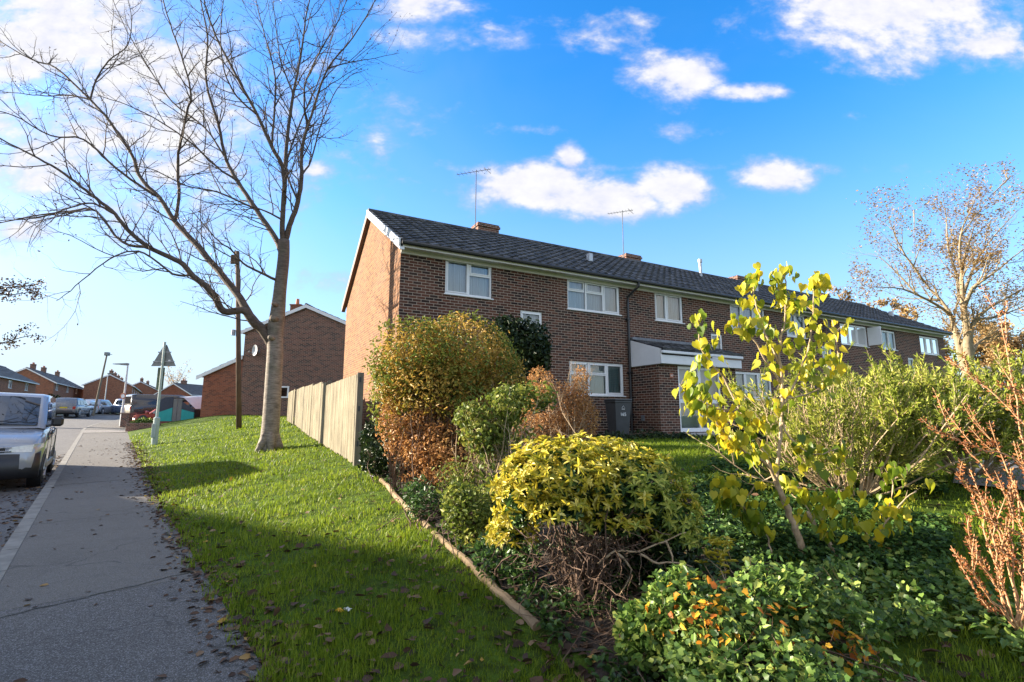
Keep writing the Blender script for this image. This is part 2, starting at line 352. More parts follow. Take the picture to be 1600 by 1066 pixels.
# ------------------------------------------------------------------ setting: sheets laid on the terrain
def sheet(name, us, fw, mat, lift=0, z=None, kind='structure', parent=None):
    """fw(u) -> list of offsets from the street line; rows along the street"""
    V = []; nw = len(fw(us[0]))
    for u in us:
        for wv in fw(u):
            v = wv+float(bend(u)); x = DU[0]*u+DN[0]*v; y = DU[1]*u+DN[1]*v
            V.append((x, y, (z(u, wv, x, y) if z else G(x, y))+lift))
    F = [(i*nw+j, i*nw+j+1, (i+1)*nw+j+1, (i+1)*nw+j) for i in range(len(us)-1) for j in range(nw-1)]
    o = mesh_np(name, V, F, mat, parent, True, False)
    if kind: tag(o, kind=kind)
    return o
US = [-900, -400, -150, -60, -30, -15]+[i*.5 for i in range(-20, 150)]+[80, 90, 100, 115, 134, 160, 220, 400, 800, 2500]
qr = [0, .05, .2, .4, .7, 1]+[1+.5*i for i in range(1, 60)]+[35, 45, 60, 90, 150, 300, 700, 2000]
def gfun(u, wv, x, y):
    if wv < float(ve(u))-1e-6: return float(zr(u))-.04
    return float(lawn_z(u, wv+float(bend(u)))) if wv > float(ve(u))+.01 else float(zr(u))+.085
sheet('ground', US, lambda u: [-2000, -700, -250, -100, -50, -25, -14, -10.2, -8, -4, KERB-.1, 0]+[float(ve(u))+q for q in qr], 'lawn', z=gfun)
UR = [-900, -150, -60, -30]+[i*1. for i in range(-20, 90)]+[90, 100, 115, 134, 200, 500]
sheet('road', UR, lambda u: [-8, -7, -5, -3, -1.5, KERB-.12], 'asphalt', z=lambda u, w_, x, y: float(zr(u)))
sheet('pavement', [5.41+i*.5 for i in range(0, 62)], lambda u: [KERB+.0, 0, float(ve(u))*.5, float(ve(u))+.06], 'pavement', z=lambda u, w_, x, y: float(zr(u))+.1)
sheet('pavement_near', [-25, -12]+[-6+i*.5 for i in range(0, 23)]+[5.405], lambda u: [KERB+.0, 0, float(ve(u))*.5, float(ve(u))+.06], 'pavement_coarse', z=lambda u, w_, x, y: float(zr(u))+.1)
sheet('pavement_far', [38.5+i for i in range(0, 50)], lambda u: [KERB, .3, float(ve(u))+.2], 'pavement', z=lambda u, w_, x, y: float(zr(u))+.1)
sheet('drive', [35.88+i*.25 for i in range(11)], lambda u: [KERB, 1, 2.5, 5, 9], 'drive', z=lambda u, w_, x, y: float(zr(u))+(.115 if w_ < 1.8 else .13))
sheet('pavement_opposite', [-30]+[i*2. for i in range(-8, 50)], lambda u: [-9.8, -9, -8.02], 'pavement', z=lambda u, w_, x, y: float(zr(u))+.1)
for nm, a, b_ in (('kerb', KERB-.13, KERB), ('kerb_opposite', -8.02, -8.15)):
    mb = MB()
    u = -8.
    while u < 92:
        gap = .011; ln = .914
        pr = []
        dz = 0
        for uu in (u+gap, u+ln-gap):
            for ww in (a, b_):
                vv = ww+float(bend(uu)); x = DU[0]*uu+DN[0]*vv; y = DU[1]*uu+DN[1]*vv
                zt = float(zr(uu))+.105+dz; pr += [(x, y, zt-.25), (x, y, zt)]
        mb.add(pr, [(0, 1, 3, 2), (4, 6, 7, 5), (0, 4, 5, 1), (2, 3, 7, 6), (1, 5, 7, 3)]); u += ln
    tag(mb.build(nm, 'kerbstone'), kind='structure')
mb = MB()     # seams where the pavement was relaid
for (u0, w0, u1, w1, wd) in ((5.22, -.42, 5.60, .86, .012), (12.9, -.5, 13.25, .95, .03), (22.4, -.5, 22.6, 1.1, .03), (8.9, -.5, 9.1, .9, .01)):
    for i in range(24):
        a0, a1 = i/24, (i+1)/24
        def pt(t, s):
            uu = u0+(u1-u0)*t+s+.012*math.sin(t*19+u0)+.008*math.sin(t*47); ww = w0+(w1-w0)*t
            x = DU[0]*uu+DN[0]*ww; y = DU[1]*uu+DN[1]*ww; return (x, y, float(zr(uu))+.104)
        mb.quad(pt(a0, -wd/2), pt(a1, -wd/2), pt(a1, wd/2), pt(a0, wd/2))
tag(mb.build('pavement_seam', 'seam', fix=False), kind='structure')
def inpoly(x, y, poly):
    c = np.zeros(len(x), bool); n = len(poly)
    for i in range(n):
        x0, y0 = poly[i]; x1, y1 = poly[(i+1) % n]
        t = ((y0 > y) != (y1 > y)) & (x < (x1-x0)*(y-y0)/(y1-y0+1e-12)+x0); c ^= t
    return c
BED = [(-2.25, 8.6), (-2.08, 8.02), (-.76, 5.16), (.15, 3.2), (.5, 2.2), (1.2, 1.9), (1.6, 3.0), (2.0, 4.0), (2.2, 5.0), (2.0, 6.2), (1.6, 8.6), (.8, 10.5), (-1.2, 11.0), (-2.4, 10.0)]
xs = np.arange(-2.6, 2.6, .12); ys = np.arange(1.6, 11.4, .12); V = []; F = []
bx = np.array([(x, y) for y in ys for x in xs]); ins = inpoly(bx[:, 0], bx[:, 1], BED)
for (x, y) in bx: V.append((x, y, G(x, y)+.012))
nx = len(xs)
for j in range(len(ys)-1):
    for i in range(nx-1):
        q = (j*nx+i, j*nx+i+1, (j+1)*nx+i+1, (j+1)*nx+i)
        if all(ins[k] for k in q): F.append(q)
tag(mesh_np('garden_bed', V, F, 'soil', fix=False), kind='structure')
# ------------------------------------------------------------------ grass and fallen leaves
def polar(n, r0, r1, a0=-50, a1=52, pw=0.):
    r = np.exp(rnd(n, math.log(r0), math.log(r1))); a = np.radians(rnd(n, a0, a1)); return r*np.sin(a), r*np.cos(a), r
A61 = math.radians(61.5); FD = np.array((math.sin(A61), math.cos(A61))); GD = np.array((-math.cos(A61), math.sin(A61))); CN = np.array((-2.8, 12.1))
def house_st(x, y):
    dx, dy = x-CN[0], y-CN[1]; return FD[0]*dx+FD[1]*dy, GD[0]*dx+GD[1]*dy
def lawn_ok(x, y, m=.02):
    u, v = uv(x, y); s, t = house_st(x, y)
    ok = (v-bend(u) > ve(u)+m-.13*(lump(np.stack((x, y, x*0), 1), 9, 77) > .52)*rnd(len(x))) & ~((s > -.05) & (t > -.2)) & ~inpoly(x, y, BED)
    ok &= ~((u > 35.5) & (v < 10)) & ~((s > -1.1) & (s < 0) & (t > -1.5) & (t < 14)) & (u < 35.4)
    return ok
n0 = 430000
x, y, r = polar(n0, 1.7, 31); ok = lawn_ok(x, y); 
pn = lump(np.stack((x, y, x*0), 1), 1.4, 3); pn2 = lump(np.stack((x, y, x*0), 1), 8, 41); ok &= (rnd(n0) < .25+.9*pn) & (rnd(n0) < .35+1.2*pn2); x, y, r, pn = x[ok], y[ok], r[ok], pn[ok]; n = len(x)
h = (.016+.030*rnd(n)+.035*rnd(n)**5)*(.5+1.1*pn)*(1+.02*r); wd = .0028+.0016*r*.55; an = rnd(n, 0, 6.28); ln = rnd(n, 0, .9)*h
z = gz(x, y); B = np.stack((x, y, z-.004), 1); sd_ = np.stack((np.cos(an), np.sin(an), 0*an), 1); ld = np.stack((np.cos(an+1.3), np.sin(an+1.3), 0*an), 1)
up = np.array((0, 0, 1.))
V = np.stack((B-sd_*wd[:, None]/2, B+sd_*wd[:, None]/2, B+sd_*wd[:, None]*.35+up*h[:, None]*.6+ld*ln[:, None]*.35, B+up*h[:, None]+ld*ln[:, None], B-sd_*wd[:, None]*.35+up*h[:, None]*.6+ld*ln[:, None]*.35), 1)
go = mesh_uniform('grass', V, None, 'grass', None, [(0, 1, 2, 3, 4)]); tag(go, 'short green grass blades covering the sloping lawn', 'grass', kind='stuff')
def litter(n, x, y, size=.06):
    d = unit(np.stack((R.normal(size=n), R.normal(size=n), R.normal(size=n)*.05), 1)); nn = unit(np.stack((R.normal(size=n)*.22, R.normal(size=n)*.22, np.ones(n)), 1))
    return np.stack((x, y, gz(x, y)+.002+.012*rnd(n)*(uv(x, y)[1] > 1.0)), 1), d, nn, size*(.5+rnd(n)*.9)
xs_, ys_ = [], []
n = 2600; u = rnd(n, 1.5, 26); wv = ve(u)+R.normal(size=n)*.13*(1+(u > 12)*.1)+.03; xs_.append(DU[0]*u+DN[0]*wv); ys_.append(DU[1]*u+DN[1]*wv)        # drifted along the pavement edge
n = 900; u = rnd(n, 3, 30); wv = rnd(n, -.5, .9)**1; k = rnd(n) < .22; xs_.append((DU[0]*u+DN[0]*wv)[k]); ys_.append((DU[1]*u+DN[1]*wv)[k])
n = 900; u = rnd(n, 4, 22); wv = KERB-.15-np.abs(R.normal(size=n))*.28; xs_.append(DU[0]*u+DN[0]*wv); ys_.append(DU[1]*u+DN[1]*wv)                    # gutter
x, y, r = polar(2600, 1.9, 18, -45, 45); k = lawn_ok(x, y); xs_.append(x[k]); ys_.append(y[k])
x = R.normal(size=500)*.5-5.6; y = R.normal(size=500)*1.6+8.7; k = lawn_ok(x, y); xs_.append(x[k]); ys_.append(y[k])
x, y, r = polar(7000, 1.9, 9, -20, 50); k = inpoly(x, y, BED); xs_.append(x[k]); ys_.append(y[k])
nbig = len(np.concatenate(xs_)); x, y, r = polar(900, 1.9, 9, -42, 40); k = lawn_ok(x, y); xs_.append(x[k]); ys_.append(y[k])
x = np.concatenate(xs_); y = np.concatenate(ys_); c_, d_, n_, s_ = litter(len(x), x, y, .062); s_[nbig:] *= 1.15; c_[nbig:, 2] += .022; n_[nbig:] = unit(n_[nbig:]+R.normal(size=(len(x)-nbig, 3))*.4)
lo = leaves('leaf_litter', c_, d_, n_, s_, s_*(.35+.4*rnd(len(x))), 'curl', 'litter_leaf'); tag(lo, 'brown dry fallen leaves scattered over the grass and pavement edge', 'fallen leaves', kind='stuff')
# ------------------------------------------------------------------ building materials
brick('brick_front_shade', (.075, .026, .017), (.135, .048, .028), (.46, .37, .29), (.022, .012, .011), .0078)  # terrace brick for the front, shade put into its darker colour
brick('brick_gable_sun', (.185, .075, .030), (.27, .115, .044), (.30, .195, .105), (.12, .05, .024), .009)  # same terrace brick for the gable, sunlight put into its lighter orange
brick('brick_far', (.28, .10, .055), (.34, .14, .075), (.36, .22, .15), (.16, .06, .04))
brick('brick_old', (.14, .055, .040), (.22, .09, .06), (.42, .33, .27), (.05, .03, .028))
brick('brick_red', (.27, .075, .035), (.33, .10, .05), (.30, .17, .12), (.16, .05, .03))
plain('upvc', (.80, .81, .82), .35, .04, 3, bmp=0)
plain('soffit', (.72, .69, .66), .6, .12, 2, bmp=.002)
plain('white_board', (.74, .75, .77), .5, .06, 2, bmp=.001)
plain('verge_white', (.62, .65, .66), .7, .3, 9, bmp=.004)
plain('tile', (.040, .042, .047), .75, .5, 3, bmp=.01, bscale=35, col2=(.085, .086, .088))
plain('tile_far', (.085, .08, .078), .8, .4, 2, bmp=.01, bscale=8)
plain('brown_board', (.16, .09, .07), .7, .2, 4)
plain('black_plastic', (.018, .018, .02), .35, .2, 8, bmp=0)
plain('lead', (.16, .17, .19), .55, .3, 8)
plain('terracotta', (.45, .17, .09), .8, .25, 9)
plain('concrete', (.36, .34, .30), .9, .25, 7, bmp=.006)
plain('metal_grey', (.42, .44, .46), .45, .15, 9, metal=.6, bmp=0)
plain('dark_room', (.05, .055, .06), .9, .2, 2, bmp=0)
m = MATS['tile']; nt = m.node_tree; pb = [n for n in nt.nodes if n.type == 'BSDF_PRINCIPLED'][0]; oldc = pb.inputs['Base Color'].links[0].from_socket
um = N(nt, 'ShaderNodeUVMap'); bt = N(nt, 'ShaderNodeTexBrick'); bt.offset = 0; bt.inputs['Scale'].default_value = 1; bt.inputs['Brick Width'].default_value = .3; bt.inputs['Row Height'].default_value = .2836; bt.inputs['Mortar Size'].default_value = 0; bt.inputs['Color1'].default_value = (.35, .35, .35, 1); bt.inputs['Color2'].default_value = (1.7, 1.65, 1.6, 1); L(nt, um.outputs[0], bt.inputs['Vector'])
cc_ = mixc(nt, 1, oldc, bt.outputs['Color'], 'MULTIPLY'); ml = noise(nt, 9, 5, .75); cc_ = mixc(nt, mr(nt, ml, .60, .72, 0, .6), cc_, (.14, .15, .11)); L(nt, cc_, pb.inputs['Base Color'])
def curtainmat(name, c1, c2, sc_=26):
    m, nt, out = nmat(name); tc = N(nt, 'ShaderNodeUVMap'); wv = N(nt, 'ShaderNodeTexWave', bands_direction='X'); wv.inputs['Scale'].default_value = sc_/3; wv.inputs['Distortion'].default_value = 2.5; wv.inputs['Detail'].default_value = 2
    mp = N(nt, 'ShaderNodeMapping'); mp.inputs['Scale'].default_value = (1, .12, 1); L(nt, tc.outputs[0], mp.inputs[0]); L(nt, mp.outputs[0], wv.inputs['Vector'])
    p = N(nt, 'ShaderNodeBsdfPrincipled'); p.inputs['Roughness'].default_value = .9
    L(nt, ramp(nt, wv.outputs['Fac'], [(0, c1), (1, c2)]), p.inputs['Base Color']); L(nt, bump(nt, wv.outputs['Fac'], .03, .8), p.inputs['Normal']); L(nt, p.outputs[0], out.inputs[0])
curtainmat('net_curtain', (.48, .50, .52), (.78, .80, .82)); curtainmat('teal_curtain', (.20, .28, .30), (.30, .40, .42)); curtainmat('blue_curtain', (.12, .16, .24), (.2, .25, .34))
glassmat('glass', (.80, .88, .88)); glassmat('glass_dark', (.35, .40, .42))
# ------------------------------------------------------------------ building kit (local x along front, y into the house)
def wall_holes(mb, x0, x1, z0, z1, holes, y=0., d=.11):
    xs = sorted({x0, x1}|{h[0] for h in holes}|{h[1] for h in holes}); zs = sorted({z0, z1}|{h[2] for h in holes}|{h[3] for h in holes})
    for i in range(len(xs)-1):
        for j in range(len(zs)-1):
            cx, cz = (xs[i]+xs[i+1])/2, (zs[j]+zs[j+1])/2
            if any(h[0] < cx < h[1] and h[2] < cz < h[3] for h in holes): continue
            mb.quad((xs[i], y, zs[j]), (xs[i+1], y, zs[j]), (xs[i+1], y, zs[j+1]), (xs[i], y, zs[j+1]))
    for (a, b, c, e) in holes:
        mb.quad((a, y, c), (a, y+d, c), (a, y+d, e), (a, y, e)); mb.quad((b, y, c), (b, y, e), (b, y+d, e), (b, y+d, c))
        mb.quad((a, y, e), (a, y+d, e), (b, y+d, e), (b, y, e)); mb.quad((a, y, c), (b, y, c), (b, y+d, c), (a, y+d, c))
def window(root, x0, x1, z0, z1, y=0, lights=((0, .5, None), (.5, 1, .38)), curtain='net_curtain', glass='glass', sill=True, zb=0, simple=False, xdir=1, label=None):
    """lights: (from, to, height share of a top opener or None)"""
    z0 -= zb; z1 -= zb; W_ = x1-x0; H = z1-z0; f = MB(); fw = .055; yo = y+.035
    f.bbox(x0, x1, yo, yo+.07, z0, z0+fw, .006); f.bbox(x0, x1, yo, yo+.07, z1-fw, z1, .006)
    f.bbox(x0, x0+fw, yo, yo+.07, z0+fw, z1-fw, .006); f.bbox(x1-fw, x1, yo, yo+.07, z0+fw, z1-fw, .006)
    for i, (a, b, t) in enumerate(lights):
        xa, xb = x0+W_*a, x0+W_*b
        if i: f.bbox(xa-.028, xa+.028, yo+.001, yo+.069, z0+fw, z1-fw, .006)
        def sash(za, zt, xa=xa, xb=xb, i=i):
            l = xa+(fw if i == 0 else .028); r_ = xb-(fw if i == len(lights)-1 else .028); s = .035
            f.bbox(l, r_, yo-.012, yo+.05, za, za+s, .005); f.bbox(l, r_, yo-.012, yo+.05, zt-s, zt, .005)
            f.bbox(l, l+s, yo-.0118, yo+.0498, za+s, zt-s, .005); f.bbox(r_-s, r_, yo-.0118, yo+.0498, za+s, zt-s, .005)
        if t:
            zm = z1-fw-(H-2*fw)*t; f.bbox(xa+.02, xb-.02, yo+.002, yo+.068, zm-.025, zm+.025, .005)
            sash(zm+.022, z1-fw)
        elif not simple: sash(z0+fw, z1-fw)
    w_ = f.build('window', 'upvc', root); 
    if label: w_['label'] = label
    MB().quad((x0+fw, yo+.03, z0+fw), (x1-fw, yo+.03, z0+fw), (x1-fw, yo+.03, z1-fw), (x0+fw, yo+.03, z1-fw)).build('pane', glass, w_)
    c = MB(); nseg = max(4, int(W_/.06)); cy = yo+.11
    for k in range(nseg):
        xa, xb = x0+.01+(W_-.02)*k/nseg, x0+.01+(W_-.02)*(k+1)/nseg
        c.quad((xa, cy+.02*math.sin(k*2.1), z0+.01), (xb, cy+.02*math.sin((k+1)*2.1), z0+.01), (xb, cy+.02*math.sin((k+1)*2.1), z1-.01), (xa, cy+.02*math.sin(k*2.1), z1-.01))
    c.build('curtain', curtain, w_, fix=False)
    if sill: MB().bbox(x0-.04, x1+.04, y-.045, y+.034, z0-.035, z0-.001, .008).build('sill', 'upvc', w_)
    return w_
def tiled_roof(root, name, x0, x1, ye, ze, yr, zr_, mat, tw=.3, nc=14, fine=True, thick=.03):
    """pantiled slope from eave (ye, ze) to ridge (yr, zr_), real overlapping courses"""
    nx = max(2, int((x1-x0)/tw*(6 if fine else 1))); V = []; nrow = 2*nc
    xs = np.linspace(x0, x1, nx+1); ph = (xs-x0)/tw
    prof = .028*np.maximum(0, np.sin(ph*2*np.pi))**.8-.006*np.abs(np.sin(ph*2*np.pi)) if fine else xs*0
    dy, dz = (yr-ye)/nc, (zr_-ze)/nc; ln = math.hypot(dy, dz); ny, nz = -dz/ln*np.sign(dy), abs(dy)/ln
    rows = []
    for j in range(nc):
        jit = .004*np.sin(np.floor(ph)*12.9898+j*78.2)
        for s, lift in ((0, thick+.012), (1, .012)):
            yy = ye+dy*(j+s); zz = ze+dz*(j+s); a = prof+lift+jit
            rows.append(np.stack((xs, yy+ny*a, zz+nz*a), 1))
    V = np.concatenate(rows); m = nx+1; F = []
    for j in range(nrow-1):
        for i in range(nx): F.append((j*m+i, j*m+i+1, (j+1)*m+i+1, (j+1)*m+i))
    # underside and edges
    b = len(V); V = np.concatenate((V, [(x0, ye, ze-.03), (x1, ye, ze-.03), (x1, yr, zr_-.03), (x0, yr, zr_-.03)])); F.append((b, b+3, b+2, b+1)); 
    F.append((b, b+1)+tuple(range(nx, -1, -1)))
    return mesh_np(name, V, F, mat, root, False, False)
def chimney(root, x, y, z0, z1, wx=.8, wy=.6, pots=2, mat='brick_red', rot=None):
    mb = MB(); mb.box(x, x+wx, y, y+wy, z0, z1); mb.box(x-.04, x+wx+.04, y-.04, y+wy+.04, z1, z1+.075); mb.box(x-.01, x+wx+.01, y-.01, y+wy+.01, z1+.075, z1+.15)
    c = mb.build('chimney', mat, root)
    for k in range(pots):
        px = x+wx*(k+.5)/pots
        MB().tube([(px, y+wy/2, z1+.15), (px, y+wy/2, z1+.2), (px, y+wy/2, z1+.36), (px, y+wy/2, z1+.37), (px, y+wy/2, z1+.42)], [.12, .105, .095, .115, .115], 12).build('chimney_pot', 'terracotta', c, smooth=False)
    return c
# ------------------------------------------------------------------ the brick terrace
ZB = 1.0; TL = 29.0; TD = 7.2; EZ = 5.75-ZB; YRD = 3.65; RZ = 8.12-ZB; EO = -.32
terr = thing('brick_terrace', 'long two-storey dark brick terrace with black tiled roof and orange-lit end gable', 'house', (CN[0], CN[1], ZB), math.radians(28.5))
def zw(z): return z-ZB
wins = [  # x0, x1, z0, z1, lights, curtain, glass, label
 (1.2, 2.56, 4.76, 5.73, ((0, .5, None), (.5, 1, .36)), 'net_curtain', 'glass'),
 (5.07, 7.08, 4.75, 5.70, ((0, .33, .36), (.35, .68, .36), (.68, 1, None)), 'net_curtain', 'glass'),
 (3.46, 4.18, 3.60, 4.55, ((0, 1, None),), 'net_curtain', 'glass'),
 (5.10, 7.14, 2.21, 3.20, ((0, .33, .36), (.35, .68, .36), (.68, 1, None)), 'teal_curtain', 'glass'),
 (8.58, 9.87, 4.73, 5.70, ((0, .42, None), (.42, 1, None)), 'net_curtain', 'glass'),
 (12.3, 14.3, 4.73, 5.70, ((0, .33, None), (.33, .67, None), (.67, 1, None)), 'net_curtain', 'glass'),
 (15.6, 16.9, 4.73, 5.70, ((0, .5, None), (.5, 1, None)), 'net_curtain', 'glass'),
 (11.2, 11.8, 3.6, 4.5, ((0, 1, None),), 'net_curtain', 'glass'),
 (12.2, 14.4, 2.2, 3.2, ((0, .33, None), (.33, .67, None), (.67, 1, None)), 'net_curtain', 'glass'),
 (17.9, 18.62, 3.55, 4.5, ((0, 1, None),), 'net_curtain', 'glass'),
 (19.4, 21.55, 4.68, 5.60, ((0, .30, .3), (.30, .62, None), (.62, 1, None)), 'blue_curtain', 'glass'),
 (19.4, 21.55, 2.2, 3.2, ((0, .33, None), (.33, .67, None), (.67, 1, None)), 'teal_curtain', 'glass'),
 (22.82, 24.05, 4.68, 5.58, ((0, .5, None), (.5, 1, None)), 'net_curtain', 'glass'),
 (26.4, 28.4, 4.68, 5.58, ((0, .33, None), (.33, .67, None), (.67, 1, None)), 'net_curtain', 'glass'),
 (25.0, 25.6, 3.5, 4.4, ((0, 1, None),), 'net_curtain', 'glass'),
 (26.4, 28.4, 2.2, 3.2, ((0, .33, None), (.33, .67, None), (.67, 1, None)), 'net_curtain', 'glass'),
]
mb = MB(); wall_holes(mb, 0, TL, -.6, EZ+.12, [(a, b, zw(c), zw(d)) for a, b, c, d, *_ in wins])
mb.quad((TL, 0, -.6), (TL, TD, -.6), (TL, TD, EZ), (TL, 0, EZ)); mb.add([(TL, 0, EZ), (TL, TD, EZ), (TL, YRD, RZ-.2)], [(0, 1, 2)])
mb.quad((TL, TD, -.6), (0, TD, -.6), (0, TD, EZ), (TL, TD, EZ))
mb.build('front_wall', 'brick_front_shade', terr, fix=False)
gy = 0.
MB().add([(0, TD, -.6), (0, 0, -.6), (0, 0, EZ), (0, 0, EZ+.16), (0, YRD, RZ-.13), (0, TD, EZ+.0)], [(0, 1, 2, 3, 4, 5)]).build('gable_wall', 'brick_gable_sun', terr, fix=False)
for wdef in wins:
    window(terr, wdef[0], wdef[1], wdef[2], wdef[3], 0, wdef[4], wdef[5], wdef[6], zb=ZB)
MB().box(.1, TL-.1, .35, TD-.1, -.4, EZ).build('interior', 'dark_room', terr)
# the one casement that stands open
MB().bbox(21.56, 21.60, -.55, .0, zw(4.74), zw(5.56), .005).build('open_casement', 'upvc', terr)
tiled_roof(terr, 'roof', -.1, TL+.1, EO, 5.87-ZB, YRD, RZ, 'tile')
tiled_roof(terr, 'rear_roof', -.1, TL+.1, TD+.32, 5.75-ZB, YRD, RZ, 'tile', fine=False)
mb = MB(); k = -.1
while k < TL:
    mb.tube([(k, YRD, RZ-.02), (min(k+.44, TL+.1), YRD, RZ-.02)], .11, 10); k += .45
mb.build('ridge_tiles', 'tile', terr)
mb = MB(); mb.box(-.04, TL+.04, EO+.03, 0, EZ+.0, EZ+.02); mb.box(-.04, TL+.04, EO+.01, EO+.03, EZ-.03, EZ+.09); mb.box(0, TL, -.03, -.001, EZ-.10, EZ-.001)
mb.build('fascia', 'soffit', terr)
mb = MB(); mb.tube([(-.08, EO-.05, EZ+.075), (TL+.05, EO-.05, EZ+.075)], .055, 8)
mb.build('gutter', 'black_plastic', terr)
# verge: front rake white stepped pieces, rear rake brown board
mb = MB(); nv = 14
for i in range(nv):
    y0 = EO+(YRD-EO)*i/nv; y1 = EO+(YRD-EO)*(i+.96)/nv; za = 5.87-ZB+(RZ-5.87+ZB)*i/nv; zb_ = 5.87-ZB+(RZ-5.87+ZB)*(i+.96)/nv
    mb.prism([(y0, za-.16), (y1, zb_-.16), (y1, zb_+.03), (y0, za+.055)], 0, -.145, -.10)
mb.build('verge_caps', 'verge_white', terr)
MB().prism([(EO, 5.87-ZB-.22), (YRD, RZ-.22), (YRD, RZ-.15), (EO, 5.87-ZB-.15)], 0, -.12, -.001).build('front_bargeboard', 'white_board', terr)
MB().prism([(TD+.3, 5.75-ZB-.24), (YRD, RZ-.24), (YRD, RZ-.0), (TD+.3, 5.75-ZB-.0)], 0, -.13, -.001).build('rear_bargeboard', 'brown_board', terr)
for (xx, zt) in ((3.9, 8.62), (10.9, 8.55), (18.1, 8.55), (25.2, 8.5)): chimney(terr, xx, YRD+.25, RZ-.7, zw(zt)-.15, .85, .6, 0, 'brick_old')
for (xx, zc) in ((7.1, 6.95), (16.1, 6.95), (27.3, 6.9)):
    yy = EO+(zc-5.87)/(8.12-5.87)*(YRD-EO)
    MB().bbox(xx, xx+.16, yy-.05, yy+.13, zw(zc)-.05, zw(zc)+.30, .01).build('roof_vent', 'metal_grey', terr)
yy = 2.9
MB().tube([(14.3, yy, zw(7.5)), (14.3, yy, zw(8.35)), (14.3, yy, zw(8.36)), (14.3, yy, zw(8.5))], [.06, .06, .09, .09], 10).build('flue_pipe', 'metal_grey', terr)
MB().tube([(7.55, EO-.05, EZ+.04), (7.55, EO-.05, EZ-.08), (7.33, -.09, EZ-.4), (7.33, -.08, EZ-.6), (7.33, -.08, .0)], .042, 8).build('downpipe', 'black_plastic', terr)
for zz in (3.6, 1.9, .6): MB().bbox(7.26, 7.40, -.13, -.0, zz, zz+.06, .01).build('pipe_bracket', 'black_plastic', terr)
MB().tube([(17.2, EO-.05, EZ+.04), (17.2, EO-.05, EZ-.08), (17.0, -.09, EZ-.4), (17.0, -.08, .0)], .042, 8).build('downpipe', 'black_plastic', terr)
# porch: brick box with lean-to tiled roof, white fascia, glazed white door set
PX0, PX1, PD = 7.42, 10.8, 1.2
pz = 3.13-ZB
mb = MB(); mb.quad((PX0, 0, -.4), (PX0, -PD, -.4), (PX0, -PD, pz), (PX0, 0, pz)); wall_holes(mb, PX0, PX1, -.4, pz, [(8.2, 10.05, zw(1.12), pz-.04)], -PD, .12); mb.quad((PX1, -PD, -.4), (PX1, 0, -.4), (PX1, 0, pz), (PX1, -PD, pz))
mb.build('porch_wall', 'brick_front_shade', terr, fix=False)
mb = MB(); mb.prism([(-PD-.16, pz-.02), (0, pz-.02), (0, zw(3.98)), (-PD-.16, pz+.42)], 0, PX0-.06, PX0-.002); mb.bbox(PX0-.06, PX1+.1, -PD-.18, -PD-.12, pz-.02, pz+.24, .01); mb.bbox(PX0-.06, PX1+.1, -PD-.26, -PD-.185, pz+.28, pz+.36, .01)
mb.build('porch_fascia', 'white_board', terr)
MB().box(PX0, PX1+.05, -PD-.12, -.001, pz-.015, pz+.01).build('porch_ceiling', 'white_board', terr)
tiled_roof(terr, 'porch_roof', PX0-.04, PX1+.1, -PD-.24, pz+.40, -.01, zw(3.98), 'tile', nc=4)
MB().bbox(PX0, PX1, -.16, -.005, zw(3.96), zw(4.06), .01).build('flashing', 'lead', terr)
mb = MB(); dz0, dz1 = zw(1.12), pz-.04; yd = -PD+.02
for a, b in ((8.2, 8.27), (9.06, 9.19), (9.98, 10.05)): mb.bbox(a, b, yd, yd+.07, dz0, dz1, .006)
for a, b in ((8.27, 9.06), (9.19, 9.98)):
    for c, d in ((dz0, dz0+.12), (dz0+.86, dz0+.97), (dz1-.09, dz1)): mb.bbox(a, b, yd+.003, yd+.066, c, d, .006)
dr = mb.build('porch_door', 'upvc', terr)
MB().quad((8.27, yd+.035, dz0+.1), (9.98, yd+.035, dz0+.1), (9.98, yd+.035, dz1-.08), (8.27, yd+.035, dz1-.08)).build('pane', 'glass', dr)
MB().bbox(9.21, 9.24, yd-.05, yd, dz0+.9, dz0+1.05, .005).build('handle', 'metal_grey', dr)
MB().box(8.1, 10.2, -.9, -.88, dz0-.1, dz1).build('porch_curtain', 'net_curtain', terr)
MB().bbox(8.0, 10.3, -PD-.5, -PD-.0, -.3, zw(1.10), .02).build('door_step', 'concrete', terr)
pl = MB().bbox(7.86, 7.99, -PD-.014, -PD-.001, zw(2.72), zw(2.85), .003).build('number_plaque', 'terracotta', terr)
def text(body, size, loc, rot, mat, parent, name, ext=.002):
    cu = bpy.data.curves.new(name, 'FONT'); cu.body = body; cu.size = size; cu.extrude = ext; cu.align_x = 'CENTER'; cu.align_y = 'CENTER'
    o = bpy.data.objects.new(name, cu); COL.objects.link(o); bpy.context.view_layer.update()
    me = bpy.data.meshes.new_from_object(o); bpy.data.objects.remove(o); me.materials.clear(); me.materials.append(MATS[mat])
    o = bpy.data.objects.new(name, me); COL.objects.link(o); o.parent = parent; o.location = loc; o.rotation_euler = rot; return o
text('167', .085, (7.925, -PD-.018, zw(2.785)), (math.pi/2, 0, 0), 'upvc', pl, 'house_number')
MB().bbox(7.60, 7.72, -PD+.2, -PD+.4, .1, .3, .01).build('meter_box', 'metal_grey', terr) if False else None
MB().bbox(PX0-.03, PX0-.001, -.55, -.42, zw(1.45), zw(1.62), .006).build('air_vent', 'lead', terr)
